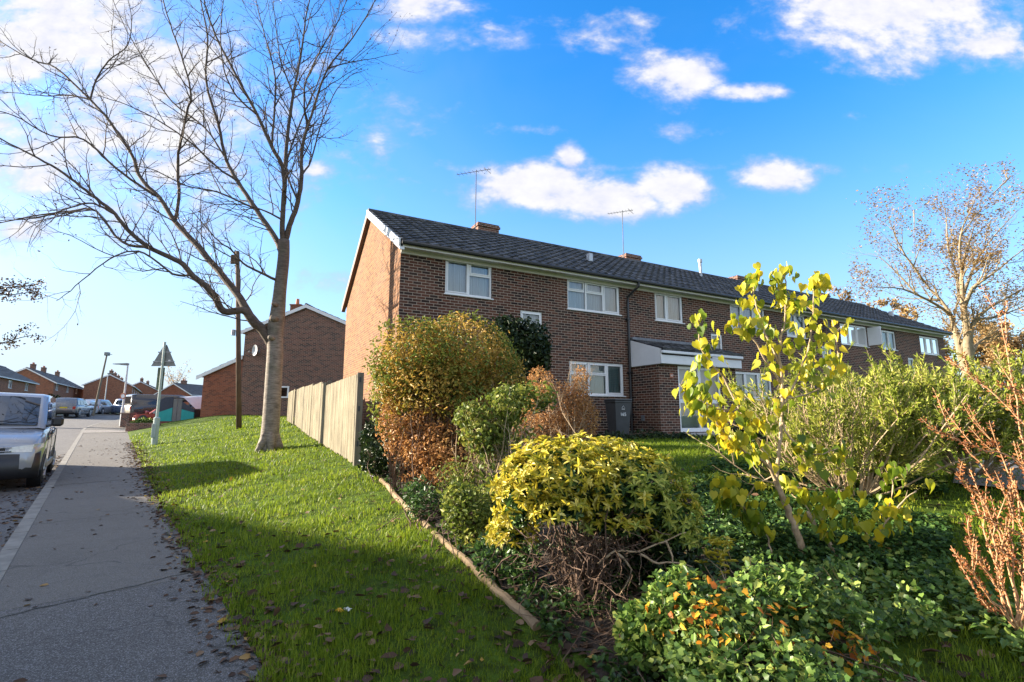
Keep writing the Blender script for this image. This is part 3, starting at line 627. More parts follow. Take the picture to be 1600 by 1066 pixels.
# aerials and dishes
def on_house(s, t, z): return (CN[0]+FD[0]*s+GD[0]*t, CN[1]+FD[1]*s+GD[1]*t, z)
def aerial(name, lbl, base, h, boom, rz, group='television aerials above the terrace roof'):
    r = thing(name, lbl, 'aerial', base, rz, group)
    MB().tube([(0, 0, 0), (.01, 0, h)], .017, 6).build('mast', 'lead', r)
    mb = MB(); mb.tube([(-boom*.6, 0, h-.03), (boom*.45, 0, h-.05)], .012, 5)
    for k in range(9):
        xx = -boom*.55+boom*.95*k/8; mb.tube([(xx, -.13, h-.035), (xx, .13, h-.045)], .006, 4)
    mb.tube([(boom*.25, -.02, h+.04), (boom*.45, .0, h-.22)], .014, 5); mb.tube([(boom*.22, .15, h-.1), (boom*.3, -.15, h-.25)], .01, 4)
    mb.build('antenna', 'lead', r)
aerial('aerial', 'tall thin aerial on the mast beside the first chimney of the terrace', on_house(3.72, YRD+.1, 8.0), 2.5, 1.3, math.radians(-20))
aerial('aerial', 'thin aerial on the mast beside the second chimney of the terrace', on_house(10.62, YRD+.1, 8.0), 2.35, 1.05, math.radians(-24))
def dish(lbl, loc, rz, s=.3, group=None):
    r = thing('satellite_dish', lbl, 'satellite dish', loc, rz, group)
    V = [(0, .08, 0)]; F = []
    for i in range(1, 5):
        for k in range(20):
            a = k*math.pi/10; q = s*i/4; V.append((q*math.cos(a), .08-.10*(i/4)**2, q*1.12*math.sin(a)))
    for k in range(20):
        F.append((0, 1+k, 1+(k+1) % 20))
        for i in range(3): F.append((1+i*20+k, 21+i*20+k, 21+i*20+(k+1) % 20, 1+i*20+(k+1) % 20))
    mesh_np('reflector', V, F, 'dishgrey', r, True, False)
    MB().tube([(0, .07, -s), (0, -.32, -.12)], .012, 5).tube([(0, -.30, -.14), (0, -.36, -.1)], .03, 8).build('receiver_arm', 'lead', r)
    MB().tube([(0, .09, 0), (0, .26, -.05)], .022, 6).bbox(-.06, .06, .24, .27, -.14, .06, .004).build('wall_mount', 'lead', r)
plain('dishgrey', (.42, .45, .48), .6, .08, 6, bmp=0)
dish('light grey dish on the dark front wall beyond the porch', on_house(18.0, -.30, 5.25), math.radians(60))
# wheelie bin
plain('bin_grey', (.055, .058, .064), .45, .15, 5, bmp=.001)
bl = on_house(6.15, -.85, 0); rb = thing('wheelie_bin', 'dark grey wheelie bin with white number standing by the wall under the ground-floor window', 'bin', (bl[0], bl[1], G(bl[0], bl[1])), math.radians(20))
mb = MB(); b0, b1 = .20, .26
mb.add([(-b0, -.2, .05), (b0, -.2, .05), (b0, .2, .05), (-b0, .2, .05), (-b1, -.28, 1.0), (b1, -.28, 1.0), (b1, .28, 1.0), (-b1, .28, 1.0)], [(0, 3, 2, 1), (0, 1, 5, 4), (1, 2, 6, 5), (2, 3, 7, 6), (3, 0, 4, 7), (4, 5, 6, 7)]); mb.bbox(-.275, .275, -.295, .295, .95, 1.0, .01)
mb.build('body', 'bin_grey', rb)
mb = MB(); mb.bbox(-.285, .285, -.31, .31, 1.003, 1.05, .015); mb.tube([(-.24, .33, 1.03), (.24, .33, 1.03)], .02, 8); mb.build('lid', 'bin_grey', rb)
for s in (-1, 1): MB().tube([(s*.2, .24, .1), (s*.25, .24, .1)], .1, 16).build('wheel', 'black_plastic', rb)
text('165', .13, (0, -.256, .62), (math.radians(90-5), 0, 0), 'upvc', rb, 'bin_number')
mb = MB(); mb.tube([(-.045, -.272, .80), (0, -.278, .86), (.045, -.272, .80)], .006, 4); mb.bbox(-.05, .05, -.272, -.262, .76, .775, .002); mb.build('bin_crest', 'upvc', rb)
# ------------------------------------------------------------------ garden fence beside the gable
def woodmat(name, c1, c2, scale=(14, 14, 1.2), bmp=.006, rough=.85):
    m, nt, out = nmat(name); tc = N(nt, 'ShaderNodeTexCoord'); mp = N(nt, 'ShaderNodeMapping'); mp.inputs['Scale'].default_value = scale; L(nt, tc.outputs['Object'], mp.inputs[0])
    a = noise(nt, 1.6, 6, .7, vec=mp.outputs[0]); b = noise(nt, 1.3, 5, .6); c = mixc(nt, mr(nt, b, .35, .7, 0, .6), ramp(nt, a, [(.3, c1), (.7, c2)]), tuple(x*.55 for x in c1))
    p = N(nt, 'ShaderNodeBsdfPrincipled'); p.inputs['Roughness'].default_value = rough; p.inputs['Specular IOR Level'].default_value = .2; L(nt, c, p.inputs['Base Color']); L(nt, bump(nt, a, bmp, .8), p.inputs['Normal']); L(nt, p.outputs[0], out.inputs[0])
woodmat('fence_wood', (.15, .13, .085), (.34, .30, .21)); woodmat('post_wood', (.15, .13, .10), (.26, .23, .17)); woodmat('pole_wood', (.09, .06, .045), (.19, .13, .09), (22, 22, .6), .01)
woodmat('log_wood', (.22, .15, .085), (.42, .31, .19), (3, 3, 3), .01)
F0 = np.array((-2.95, 9.55)); fdv = GD
fen = thing('garden_fence', 'weathered pale close-board garden fence leading away beside the terrace gable', 'fence', (F0[0], F0[1], G(*F0)), math.atan2(fdv[1], fdv[0]))
z00 = G(*F0)
def fz(s): q = F0+fdv*s; return G(q[0], q[1])-z00
def ftop(s): return 2.40-z00+.028*s-.02*max(0, s-8)
mb = MB(); s = 0.06; k = 0; seg = [(.06, 3.82), (3.88, 4.6), (4.72, 6.6), (6.68, 8.68), (8.82, 11.3), (11.4, 14.3)]
for (a, b_) in seg:
    tilt = random.uniform(-.012, .012); lat = {3.95: .02, 4.75: .03, 6.7: .0, 8.95: .04, 11.4: .06}.get(a, 0); drop = random.uniform(0, .05)
    mb = MB(); s = a
    while s < b_:
        e = min(s+.098, b_); gg = fz(s)+.04+random.uniform(-.01, .03); tt = ftop(a)+ (s-a)*tilt - drop+random.uniform(-.008, .008)
        y0 = .0+lat; mb.bbox(s, e-.004, y0+random.uniform(0, .003), y0+.016+random.uniform(0, .008), gg, tt, .003); s = e
    mb.build('panel', 'fence_wood', fen)
for s, hh, lat in ((0, .02, -.02), (3.85, .0, -.03), (4.66, -.02, .0), (6.64, .0, .0), (8.75, -.05, .02), (11.35, -.05, .03), (14.35, -.05, .03)):
    mb = MB(); mb.bbox(s-.055, s+.055, lat-.085, lat+.012 if s > 0 else .012, fz(s)-.3, ftop(s)+hh, .008)
    p_ = mb.build('post', 'post_wood', fen)
    if s == 0:
        for zz in (.35, 1.0, 1.55): MB().box(-.0575, -.0555, -.055, -.02, zz, zz+.10).build('mortise', 'dark_room', p_)
mb = MB()
for zz in (.5, 1.0, 1.5): mb.prism([(.05, zz), (14.3, zz+.42), (14.3, zz+.50), (.05, zz+.08)], 1, -.06, -.01)
mb.build('rail', 'post_wood', fen)
gb = thing('gravel_board', 'pale curved board lying loose at the foot of the fence', 'board', hit(478, 672), math.radians(118))
MB().tube([(-.9, .05, .05), (-.3, 0, .04), (.4, .0, .05), (1., .1, .12)], .05, 6).build('board', 'fence_wood', gb)
# timber edging of the bed: two logs
def log(lbl, pts, r):
    q = [hit(*p) for p in pts]; o = MB(); V = [(p[0], p[1], p[2]+r*.35+random.uniform(-.005, .005)) for p in q]
    # resample
    W_ = []; 
    for i in range(len(V)-1):
        for t in np.linspace(0, 1, 7)[:-1]: W_.append(np.array(V[i])*(1-t)+np.array(V[i+1])*t+R.normal(size=3)*.004)
    W_.append(np.array(V[-1])); b = W_[0].copy()
    o.tube(W_, [r*(.88+.2*random.random()) for _ in W_], 9); m_ = o.build('timber_edging', 'log_wood', off=b); m_.location = tuple(float(c) for c in b)
    tag(m_, lbl, 'edging log', 'timber edging along the flower bed')
log('far length of rotting timber edging nearest the fence post', [(596, 752), (630, 790), (672, 830)], .036)
log('near length of timber edging running towards the foreground', [(678, 836), (730, 880), (790, 938), (840, 986)], .033)
# ------------------------------------------------------------------ trees
def barkmat(name, c1, c2, rings=True, sc_=1., fade=False):
    m, nt, out = nmat(name); tc = N(nt, 'ShaderNodeTexCoord'); mp = N(nt, 'ShaderNodeMapping'); mp.inputs['Scale'].default_value = (3*sc_, 3*sc_, (16 if rings else 1.2)*sc_); L(nt, tc.outputs['Object'], mp.inputs[0])
    a = noise(nt, 2, 6, .7, vec=mp.outputs[0]); b = noise(nt, 5*sc_, 4, .6)
    c = ramp(nt, a, [(.32, c1), (.62, c2)])
    if fade:
        sz_ = N(nt, 'ShaderNodeSeparateXYZ'); L(nt, tc.outputs['Object'], sz_.inputs[0]); c = mixc(nt, mr(nt, sz_.outputs[2], 2.6, 5.5, 0, .92), c, ramp(nt, a, [(.32, (.060, .044, .036)), (.62, (.135, .105, .082))]))
        gr = noise(nt, 1.1, 4, .7); c = mixc(nt, mr(nt, gr, .5, .7, 0, .5), c, (.10, .12, .06))
    c = mixc(nt, mr(nt, b, .5, .75, 0, .7), c, tuple(x*.45 for x in c1))
    p = N(nt, 'ShaderNodeBsdfPrincipled'); p.inputs['Roughness'].default_value = .8; p.inputs['Specular IOR Level'].default_value = .25; L(nt, c, p.inputs['Base Color']); L(nt, bump(nt, a, .012, .9), p.inputs['Normal']); L(nt, p.outputs[0], out.inputs[0])
barkmat('bark_cherry', (.12, .095, .078), (.30, .26, .215), fade=True); barkmat('bark_branch', (.060, .044, .036), (.135, .105, .082)); barkmat('bark_green', (.17, .135, .085), (.34, .27, .17), False)
barkmat('twig_pale', (.34, .24, .14), (.52, .40, .26), False, 4); barkmat('twig_brown', (.075, .048, .034), (.17, .11, .075), False, 4); barkmat('twig_red', (.42, .20, .10), (.62, .38, .20), False, 4)
def polyl(pts, depth, ds=None):
    out = []
    for i, p in enumerate(pts):
        t = i/(len(pts)-1); out.append(P(p[0], p[1], depth+(ds or 0)*t))
    return out
def smoothline(pts, k=4, jit=.0):
    pts = [np.asarray(p, float) for p in pts]; out = []
    for i in range(len(pts)-1):
        p0 = pts[max(i-1, 0)]; p1 = pts[i]; p2 = pts[i+1]; p3 = pts[min(i+2, len(pts)-1)]
        for j in range(k):
            t = j/k; q = .5*((2*p1)+(-p0+p2)*t+(2*p0-5*p1+4*p2-p3)*t*t+(-p0+3*p1-3*p2+p3)*t**3)
            out.append(q+(R.normal(size=3)*jit if 0 < i+j else 0))
    out.append(pts[-1]); return out
def grow(mb, start, d, length, r0, nseg, up=.15, wob=.12, n=4, r1=None, bias=None):
    pts = [np.asarray(start, float)]; d = unit(np.asarray(d, float)); rs = [r0]
    for i in range(nseg):
        d = unit(d+R.normal(size=3)*wob+np.array((0, 0, up/nseg*2))+(0 if bias is None else np.asarray(bias)/nseg))
        pts.append(pts[-1]+d*length/nseg); rs.append(r0+( (r1 if r1 is not None else r0*.25)-r0)*(i+1)/nseg)
    mb.tube(pts, rs, n, cap=False); return pts, rs
def side(t):
    a = R.normal(size=3); a -= a.dot(t)*t; return unit(a)
def branch_out(mb, pts, rs, level, cfg, tips):
    """children along a limb"""
    if level >= len(cfg): return
    c = cfg[level]; L_ = sum(np.linalg.norm(pts[i+1]-pts[i]) for i in range(len(pts)-1)); nb = max(1, int(L_*c['per_m'])+(1 if rnd(1)[0] < .5 else 0))
    for k in range(nb):
        t = c['from']+(1-c['from'])*((k+rnd(1)[0])/nb); x = t*(len(pts)-1); i = min(int(x), len(pts)-2); f = x-i
        p = pts[i]*(1-f)+pts[i+1]*f; tg = unit(pts[i+1]-pts[i]); r = rs[i]*(1-f)+rs[i+1]*f
        d = unit(tg*c['fwd']+side(tg)*c['out']+np.array(c.get('dir', (0, 0, 0))))
        ln = c['len']*(.55+.8*rnd(1)[0])*(1-.45*t); rr = min(r*.7, c['r'])
        q, s = grow(mb, p, d, ln, rr, c['seg'], c['up'], c['wob'], c['n'], rr*.3, c.get('bias'))
        tips.append(q[-1]); tips.append(q[len(q)//2])
        branch_out(mb, q, s, level+1, cfg, tips)
DT = 13.4; tb = hit(420, 703)
tree = thing('bare_cherry_tree', 'tall leafless tree with ringed grey bark standing on the grass bank', 'tree', tb)
off = tb
TR = [(420,712),(421,690),(424,650),(427,600),(430,550),(430,520),(434,490),(438,450),(443,405),(444,375)]
tpts = smoothline([P(a, b, DT) for a, b in TR], 4); ppm = DT/780
ra = np.interp(np.linspace(0, 1, len(tpts)), [0, .06, .2, .5, .62, .75, 1], [.29, .245, .215, .20, .205, .165, .14])
mb = MB(); mb.tube(tpts, list(ra), 20)
for an in (0.4, 1.7, 2.9, 4.2, 5.3):
    p0 = tb+np.array((math.cos(an)*.40, math.sin(an)*.38, -.08)); mb.tube(smoothline([tb+np.array((math.cos(an)*.11, math.sin(an)*.11, .45)), tb+np.array((math.cos(an)*.22, math.sin(an)*.21, .12)), p0], 3), [.10, .11, .115, .11, .085, .06, .03], 8)
for (a, b, r_) in ((432, 500, .075), (434, 478, .05), (429, 530, .06)):   # pruning knots
    q = P(a, b, DT-.12); mb.tube([q, q+np.array((-.07, -.16, .03)), q+np.array((-.08, -.18, .03))], [r_*1.3, r_, r_*.55], 10)
mb.build('trunk', 'bark_cherry', tree, off, True)
LIMBS = [  # pixel path, depth drift, start radius, end radius
 ([(424,540),(410,516),(396,505),(380,485),(350,487),(335,463),(322,448),(300,430),(285,412),(260,400),(232,386),(200,360),(180,335),(150,310),(118,285),(80,258),(40,238),(-10,212)], -2.5, .125, .015),
 ([(412,516),(395,500),(376,468),(355,440),(328,408),(300,375),(273,346),(248,308),(219,278),(206,242),(171,190),(141,156),(88,107),(49,93),(-5,62)], 1.6, .125, .014),
 ([(273,346),(279,310),(278,250),(284,215),(293,170),(299,150),(288,100),(270,50),(255,0),(248,-40)], -1.0, .05, .012),
 ([(248,308),(225,295),(180,262),(130,218),(80,212),(20,180),(-20,172)], -2.0, .045, .010),
 ([(141,156),(110,149),(70,150),(30,146),(-20,143)], 1, .03, .008),
 ([(141,156),(150,125),(170,95),(200,70),(205,20),(190,-30)], -.6, .03, .008),
 ([(232,386),(190,378),(150,330),(110,330),(50,338),(0,348),(-30,350)], .8, .04, .009),
 ([(180,335),(145,318),(110,325),(60,340),(0,345)], -1.5, .03, .008),
 ([(300,430),(270,428),(225,396),(190,396),(150,420),(110,455),(88,470)], -1.8, .035, .006),
 ([(440,395),(429,371),(400,327),(371,283),(354,250),(341,195),(322,127),(324,59),(314,0),(308,-60)], 1.5, .09, .012),
 ([(371,283),(340,262),(300,225),(250,190),(200,165),(150,148)], -1.4, .035, .008),
 ([(354,250),(320,200),(270,160),(235,110),(205,60),(180,10),(170,-30)], .6, .032, .008),
 ([(400,327),(340,300),(290,290),(230,262),(170,262)], -2.2, .03, .007),
 ([(444,385),(441,350),(444,273),(424,229),(402,180),(376,132),(343,68),(324,20),(312,-30)], -1.2, .085, .012),
 ([(444,300),(449,215),(459,146),(470,88),(478,29),(490,-30)], .4, .06, .012),
 ([(424,229),(428,180),(430,120),(415,60),(400,0),(395,-40)], 1.3, .035, .008),
 ([(402,180),(370,150),(350,110),(345,50),(350,-10)], -1.2, .03, .008),
 ([(446,375),(455,345),(466,315),(471,275),(471,240),(480,200),(493,161),(512,107),(551,59),(590,-5)], -1.0, .085, .010),
 ([(512,107),(545,98),(575,93),(624,83)], .6, .02, .005),
 ([(471,275),(486,250),(500,200),(520,150),(545,120),(570,110)], 1.6, .03, .006),
 ([(466,315),(448,262),(470,190),(500,120),(520,50),(535,-10)], 1.9, .035, .007),
 ([(480,200),(475,140),(500,80),(530,30),(545,-10)], -1.4, .03, .007),
 ([(459,146),(440,100),(432,50),(425,-20)], .8, .03, .007),
 ([(438,440),(424,434),(405,425),(380,412),(361,390),(341,376),(318,350),(295,325)], -1.2, .045, .008),
 ([(443,345),(415,330),(380,320),(330,318),(280,300)], -2.0, .03, .006),
]
cfg = [dict(per_m=3.3, len=1.8, r=.018, fwd=.75, out=.75, up=.25, wob=.14, seg=7, n=4, **{'from': .12}),
       dict(per_m=4.0, len=.62, r=.009, fwd=.7, out=.7, up=.12, wob=.2, seg=4, n=3, **{'from': .1}),
       dict(per_m=4.0, len=.18, r=.0055, fwd=.6, out=.8, up=.05, wob=.2, seg=2, n=3, **{'from': .2})]
tips = []; acc = {}
mb = MB(); mt = MB()
for pth, dr, ra_, rb_ in LIMBS:
    # depth continues from the limb it leaves: look up nearest earlier point
    d0 = DT; best = 1e9
    for (a, b), dd in acc.items():
        q = (a-pth[0][0])**2+(b-pth[0][1])**2
        if q < best: best = q; d0 = dd
    if best > 900: d0 = DT
    pts = []
    for i, p in enumerate(pth):
        dd = d0+dr*i/(len(pth)-1); acc[p] = dd; pts.append(P(p[0], p[1], dd))
    pts = smoothline(pts, 4, .006); rs = list(1.0*(ra_+(rb_-ra_)*np.linspace(0, 1, len(pts))**.8))
    mb.tube(pts, rs, 8 if ra_ > .04 else 6); branch_out(mt, pts, rs, 0, cfg, tips)
mb.build('limbs', 'bark_branch', tree, off, True)
mt.build('twigs', 'bark_branch', tree, off, True, False)
tp = np.array(tips); i = R.permutation(len(tp))[:1500]; tp = tp[i]
leafmat('bud', [(0, (.05, .03, .02)), (.7, (.10, .06, .035)), (1, (.22, .14, .05))], .1)
leaves('last_leaves', tp, rdir(len(tp)), rdir(len(tp)), .03+.04*rnd(len(tp)), .018+.02*rnd(len(tp)), 'oval', 'bud', tree, off)
# right-hand tree keeping its brown leaves
leafmat('brown_leaf', [(0, (.20, .11, .04)), (.5, (.38, .23, .09)), (1, (.58, .42, .18))], .4)
D2 = 37.; tb2 = P(1512, 585, D2)
def bigtree(name, lbl, base, limbs, depth, cfg, leafn, lsize, group, bark='bark_green', leaf='brown_leaf', lim_bark=None):
    t = thing(name, lbl, 'tree', base, group=group); mb = MB(); mt = MB(); tips = []; acc = {}
    for pth, dr, ra_, rb_ in limbs:
        d0 = depth; best = 1e9
        for (a, b), dd in acc.items():
            q = (a-pth[0][0])**2+(b-pth[0][1])**2
            if q < best: best = q; d0 = dd
        if best > 900: d0 = depth
        pts = []
        for i, p in enumerate(pth):
            dd = d0+dr*i/(len(pth)-1); acc[p] = dd; pts.append(P(p[0], p[1], dd))
        pts = smoothline(pts, 3, .02); rs = list(.78*ra_+(rb_-ra_)*np.linspace(0, 1, len(pts))**.8)
        mb.tube(pts, rs, 9); branch_out(mt, pts, rs, 0, cfg, tips)
    mb.build('trunk', bark, t, base, True); mt.build('branches', lim_bark or bark, t, base, True, False)
    tp = np.array(tips); rep = int(leafn/len(tp))+1; C = np.repeat(tp, rep, 0)[:leafn*2]; C = C[R.permutation(len(C))[:leafn]]; k = lump(C, .35, 9) > .34; C = C[k]; C = C+R.normal(size=C.shape)*.25
    n = len(C); leaves('crown', C, unit(np.array((-1, .1, -.1))+R.normal(size=(n, 3))*.5), rdir(n), lsize*(.6+.8*rnd(n)), lsize*.5*(.6+.8*rnd(n)), 'oval', leaf, t, base)
    return t
RL = [([(1512,590),(1503,557),(1493,523),(1486,493),(1469,469),(1445,442),(1430,405),(1428,328)], 1., .42, .05),
 ([(1513,590),(1513,554),(1509,510),(1504,463),(1503,422),(1516,371),(1536,321),(1577,278)], -2, .50, .05),
 ([(1516,560),(1516,523),(1523,500),(1543,483),(1577,463),(1605,449),(1650,430)], -1, .34, .06),
 ([(1520,550),(1530,534),(1550,527),(1600,523),(1650,515)], 3, .2, .05),
 ([(1486,493),(1462,475),(1411,452),(1368,449),(1345,455)], -2, .18, .03),
 ([(1506,480),(1520,450),(1545,432),(1600,388),(1640,350)], -3, .22, .04),
 ([(1490,500),(1499,449),(1482,388),(1478,338),(1472,290)], 3, .20, .04),
 ([(1469,469),(1440,465),(1400,425),(1370,400),(1350,395)], 2, .14, .03),
 ([(1445,442),(1415,400),(1395,360),(1385,330)], -2, .12, .03),
 ([(1504,463),(1530,400),(1570,350),(1610,310)], 3, .16, .03),
 ([(1503,422),(1500,370),(1520,320),(1530,290)], -2, .14, .03),
 ([(1523,500),(1560,495),(1600,480),(1660,480)], 3, .15, .03)]
cfg2 = [dict(per_m=1.5, len=2.5, r=.06, fwd=.8, out=.6, up=.3, wob=.14, seg=6, n=4, **{'from': .15}),
        dict(per_m=1.4, len=1.6, r=.026, fwd=.7, out=.6, up=.2, wob=.18, seg=4, n=3, **{'from': .1}),
        dict(per_m=1.2, len=.8, r=.014, fwd=.7, out=.6, up=.05, wob=.2, seg=2, n=3, **{'from': .2})]
bigtree('oak_tree', 'big spreading tree with thin orange-brown leaves beyond the end of the terrace', tb2, RL, D2, cfg2, 19000, .15, 'autumn trees behind the terrace end')
def fartree(px, py, Y, hgt, spread, lbl, leafn=1500, lsize=.3, leaf='brown_leaf', group='autumn trees behind the terrace end', bark='bark_green', name='autumn_tree'):
    base = P(px, py, Y); t = thing(name, lbl, 'tree', base, group=group); mb = MB(); mt = MB(); tips = []
    pts, rs = grow(mb, base, (0, 0, 1), hgt*.55, hgt*.022, 6, .2, .05, 7, hgt*.012)
    for k in range(9):
        p = pts[2+k % 5]; an = k*2.4; d = (math.cos(an)*.8, math.sin(an)*.8, .8)
        q, s = grow(mb, p, d, spread*(.7+.5*rnd(1)[0]), hgt*.009, 6, .4, .12, 5, .02)
        branch_out(mt, q, s, 0, [dict(per_m=.9, len=spread*.5, r=.04, fwd=.7, out=.7, up=.2, wob=.15, seg=4, n=3, **{'from': .1}), dict(per_m=1.3, len=spread*.22, r=.02, fwd=.7, out=.7, up=.1, wob=.2, seg=2, n=3, **{'from': .1})], tips)
    mb.build('trunk', bark, t, base, True); mt.build('branches', bark, t, base, True, False)
    if leafn:
        tp = np.array(tips); C = tp[R.integers(0, len(tp), leafn)]+R.normal(size=(leafn, 3))*spread*.05
        leaves('crown', C, rdir(leafn), rdir(leafn), lsize*(.6+.8*rnd(leafn)), lsize*.6*(.6+.8*rnd(leafn)), 'oval', leaf, t, base)
    return t
fartree(1335, 600, 58, 13, 4.2, 'small orange autumn tree seen just above the terrace roof', 2600, .34)
fartree(1420, 600, 62, 12.5, 4.2, 'second orange tree above the terrace roof, nearer the big spreading tree', 2600, .34)
fartree(1560, 620, 55, 8, 4.5, 'low russet tree behind the trunk of the big spreading tree', 3500, .34)
fartree(1600, 630, 48, 9, 4, 'russet tree at the right edge behind the parked dark car', 2600, .30)
fartree(1468, 620, 64, 8, 4.2, 'thin orange tree glimpsed past the end wall of the terrace', 2500, .3)
fartree(272, 625, 120, 7.5, 4.5, 'small rounded bare tree far down the street above the orange-walled house', 500, .25, group=None, name='bare_tree')
# tree across the road: only the tips of its boughs reach into view
base = np.array((-39.2, 34., G(-39.2, 34.))); t = thing('street_tree', 'dark-leaved tree at the left edge of the view reaching in over the road', 'tree', base); mb = MB(); mt = MB(); tips = []
pts, rs = grow(mb, base, (0, 0, 1), 9, .28, 6, .2, .04, 8, .16)
for k in range(14):
    an = k*2.4; q, s = grow(mb, pts[3+k % 4], (math.cos(an), math.sin(an), .35), 4.6, .09, 6, .0, .12, 5, .02)
    branch_out(mt, q, s, 0, [dict(per_m=2, len=1.1, r=.02, fwd=.7, out=.7, up=0, wob=.15, seg=4, n=3, **{'from': .1}), dict(per_m=3, len=.4, r=.008, fwd=.7, out=.7, up=-.1, wob=.2, seg=2, n=3, **{'from': .1})], tips)
mb.build('trunk', 'bark_branch', t, base, True); mt.build('branches', 'bark_branch', t, base, True, False)
tp = np.array(tips); C = tp[R.integers(0, len(tp), 5000)]+R.normal(size=(5000, 3))*.2
leafmat('dark_leaf', [(0, (.04, .025, .02)), (.6, (.09, .055, .03)), (1, (.2, .13, .04))], .25)
leaves('crown', C, rdir(5000), rdir(5000), .12+.10*rnd(5000), .08+.06*rnd(5000), 'oval', 'dark_leaf', t, base)
# ------------------------------------------------------------------ neighbouring house and the houses down the street
def house(name, lbl, corner, zb, rz, L_, D_, eave, ridge, wins, chim, wall='brick_far', gable='brick_far', group=None, white=True, roof='tile_far', fine=False, door=None):
    r = thing(name, lbl, 'house', (corner[0], corner[1], zb), rz, group)
    mb = MB(); wall_holes(mb, 0, L_, -.8, eave, [w_[:4] for w_ in wins], 0, .1); mb.quad((L_, 0, -.8), (L_, D_, -.8), (L_, D_, eave), (L_, 0, eave)); mb.quad((L_, D_, -.8), (0, D_, -.8), (0, D_, eave), (L_, D_, eave)); mb.add([(L_, 0, eave), (L_, D_, eave), (L_, D_/2, ridge-.08)], [(0, 1, 2)])
    mb.build('front_wall', wall, r, fix=False)
    gw = MB(); gw.add([(0, D_, -.8), (0, 0, -.8), (0, 0, eave), (0, D_/2, ridge-.08), (0, D_, eave)], [(0, 1, 2, 3, 4)]); gw.build('gable_wall', gable, r, fix=False)
    for w_ in wins: window(r, *w_[:4], lights=((0, .5, None), (.5, 1, None)) if w_[1]-w_[0] > .9 else ((0, 1, None),), simple=not fine)
    MB().box(.1, L_-.1, .35, D_-.2, -.6, eave-.1).build('interior', 'dark_room', r)
    tiled_roof(r, 'roof', -.12, L_+.1, -.35, eave+.06-.15, D_/2, ridge, roof, nc=10, fine=fine); tiled_roof(r, 'rear_roof', -.12, L_+.1, D_+.35, eave+.06-.15, D_/2, ridge, roof, nc=10, fine=False)
    MB().tube([(-.12, D_/2, ridge), (L_+.1, D_/2, ridge)], .09, 8).build('ridge_tiles', roof, r)
    if white:
        mb = MB(); e_ = eave-.09
        for ya, yb in ((-.37, D_/2), (D_+.37, D_/2)): mb.prism([(ya, e_-.19), (yb, ridge-.21), (yb, ridge-.0), (ya, e_+.0)], 0, -.15 if ya < 0 else -.152, -.105)
        mb.build('bargeboard', 'white_board', r)
    mb = MB(); mb.box(-.05, L_, -.33, 0, eave-.12, eave-.08); mb.box(-.05, L_, -.36, -.33, eave-.2, eave-.04); mb.build('fascia', 'white_board', r)
    for (cx, cy, h) in chim: chimney(r, cx, cy, ridge-1.0, ridge+h, .9, .6, 2, 'brick_old')
    return r
nb = house('brick_house', 'neighbouring dark brick house with white-edged gable facing the lawn behind the bare tree', (-8.95, 30), .9, math.pi/2, 18, 7.3, 5.82, 7.45, [(3, 4.2, 3.8, 4.8)], [], 'brick_old', 'brick_old')
MB().box(2.6, 3.3, 5.15, 5.85, 6.2, 8.0).box(2.56, 3.34, 5.11, 5.89, 8.0, 8.08).build('chimney', 'brick_red', nb)
MB().tube([(2.9, 5.5, 8.08), (2.9, 5.5, 8.5)], [.12, .10], 10).build('chimney_pot', 'terracotta', nb)
# single-storey side extension with mono-pitch roof
mb = MB(); mb.add([(.02, 7.3, -.8), (.02, 9.6, -.8), (.02, 9.6, 3.15), (.02, 7.3, 4.2)], [(0, 1, 2, 3)]); mb.quad((.02, 9.6, -.8), (8, 9.6, -.8), (8, 9.6, 3.15), (.02, 9.6, 3.15))
mb.build('extension_wall', 'brick_red', nb, fix=False)
tiled_roof(nb, 'extension_roof', -.1, 8, 9.95, 3.05, 7.3, 4.3, 'tile_far', nc=6, fine=False)
MB().prism([(9.97, 2.85), (7.3, 4.08), (7.3, 4.30), (9.97, 3.07)], 0, -.12, -.08).build('extension_bargeboard', 'white_board', nb)
# gable window to the right of the trunk, in its frame
mb = MB(); x_ = -.03; ya, yb, za, zb2 = 4.39, 5.05, 1.76, 2.46
for a, b, c, d in ((ya, yb, za, za+.09), (ya, yb, zb2-.09, zb2), (ya, ya+.09, za+.09, zb2-.09), (yb-.09, yb, za+.09, zb2-.09)): mb.box(x_-.03, x_+.02, a, b, c, d)
wn_ = mb.build('window', 'upvc', nb); MB().quad((-.02, ya+.05, za+.05), (-.02, yb-.05, za+.05), (-.02, yb-.05, zb2-.05), (-.02, ya+.05, zb2-.05)).build('pane', 'glass_dark', wn_)
dish('pale grey oval dish on the neighbouring gable just left of the bare tree trunk', (-15.45, 29.75, 5.5), math.radians(-35), .30)
def on_line(u, v): return (DU[0]*u+DN[0]*v, DU[1]*u+DN[1]*v)
def dirang(az): return math.radians(90-az)
def facade_corner(px, py, Y): p = P(px, py, Y); return p[0], p[1]
c1 = facade_corner(-60, 600, 50); z1 = float(zr(uv(*c1)[0]))
house('street_house', 'nearest brick house across the road with dark low roof, above the van', c1, 1.55, dirang(-32), 27, 7, 4.75, 6.9, [(14.5, 16, 3.5, 4.5), (21.5, 23.2, 3.5, 4.5), (3, 4.5, 3.5, 4.5), (14.5, 16, .9, 2.1)], [], 'brick_far', 'brick_far', 'brick houses down the street')
c2 = facade_corner(85, 598, 82)
house('street_house', 'brick house with three chimneys on its long roof, left of the leaning pole', c2, 2.3, dirang(-32), 27, 7.2, 4.75, 7.0, [(1.2, 3.1, 3.55, 4.6), (9.5, 11.4, 3.55, 4.6), (17.5, 19.2, 3.55, 4.6)], [(3.6, 3.4, .75), (10.5, 3.4, .75), (21, 3.4, .75)], 'brick_far', 'brick_far', 'brick houses down the street')
c3 = facade_corner(207, 603, 100)
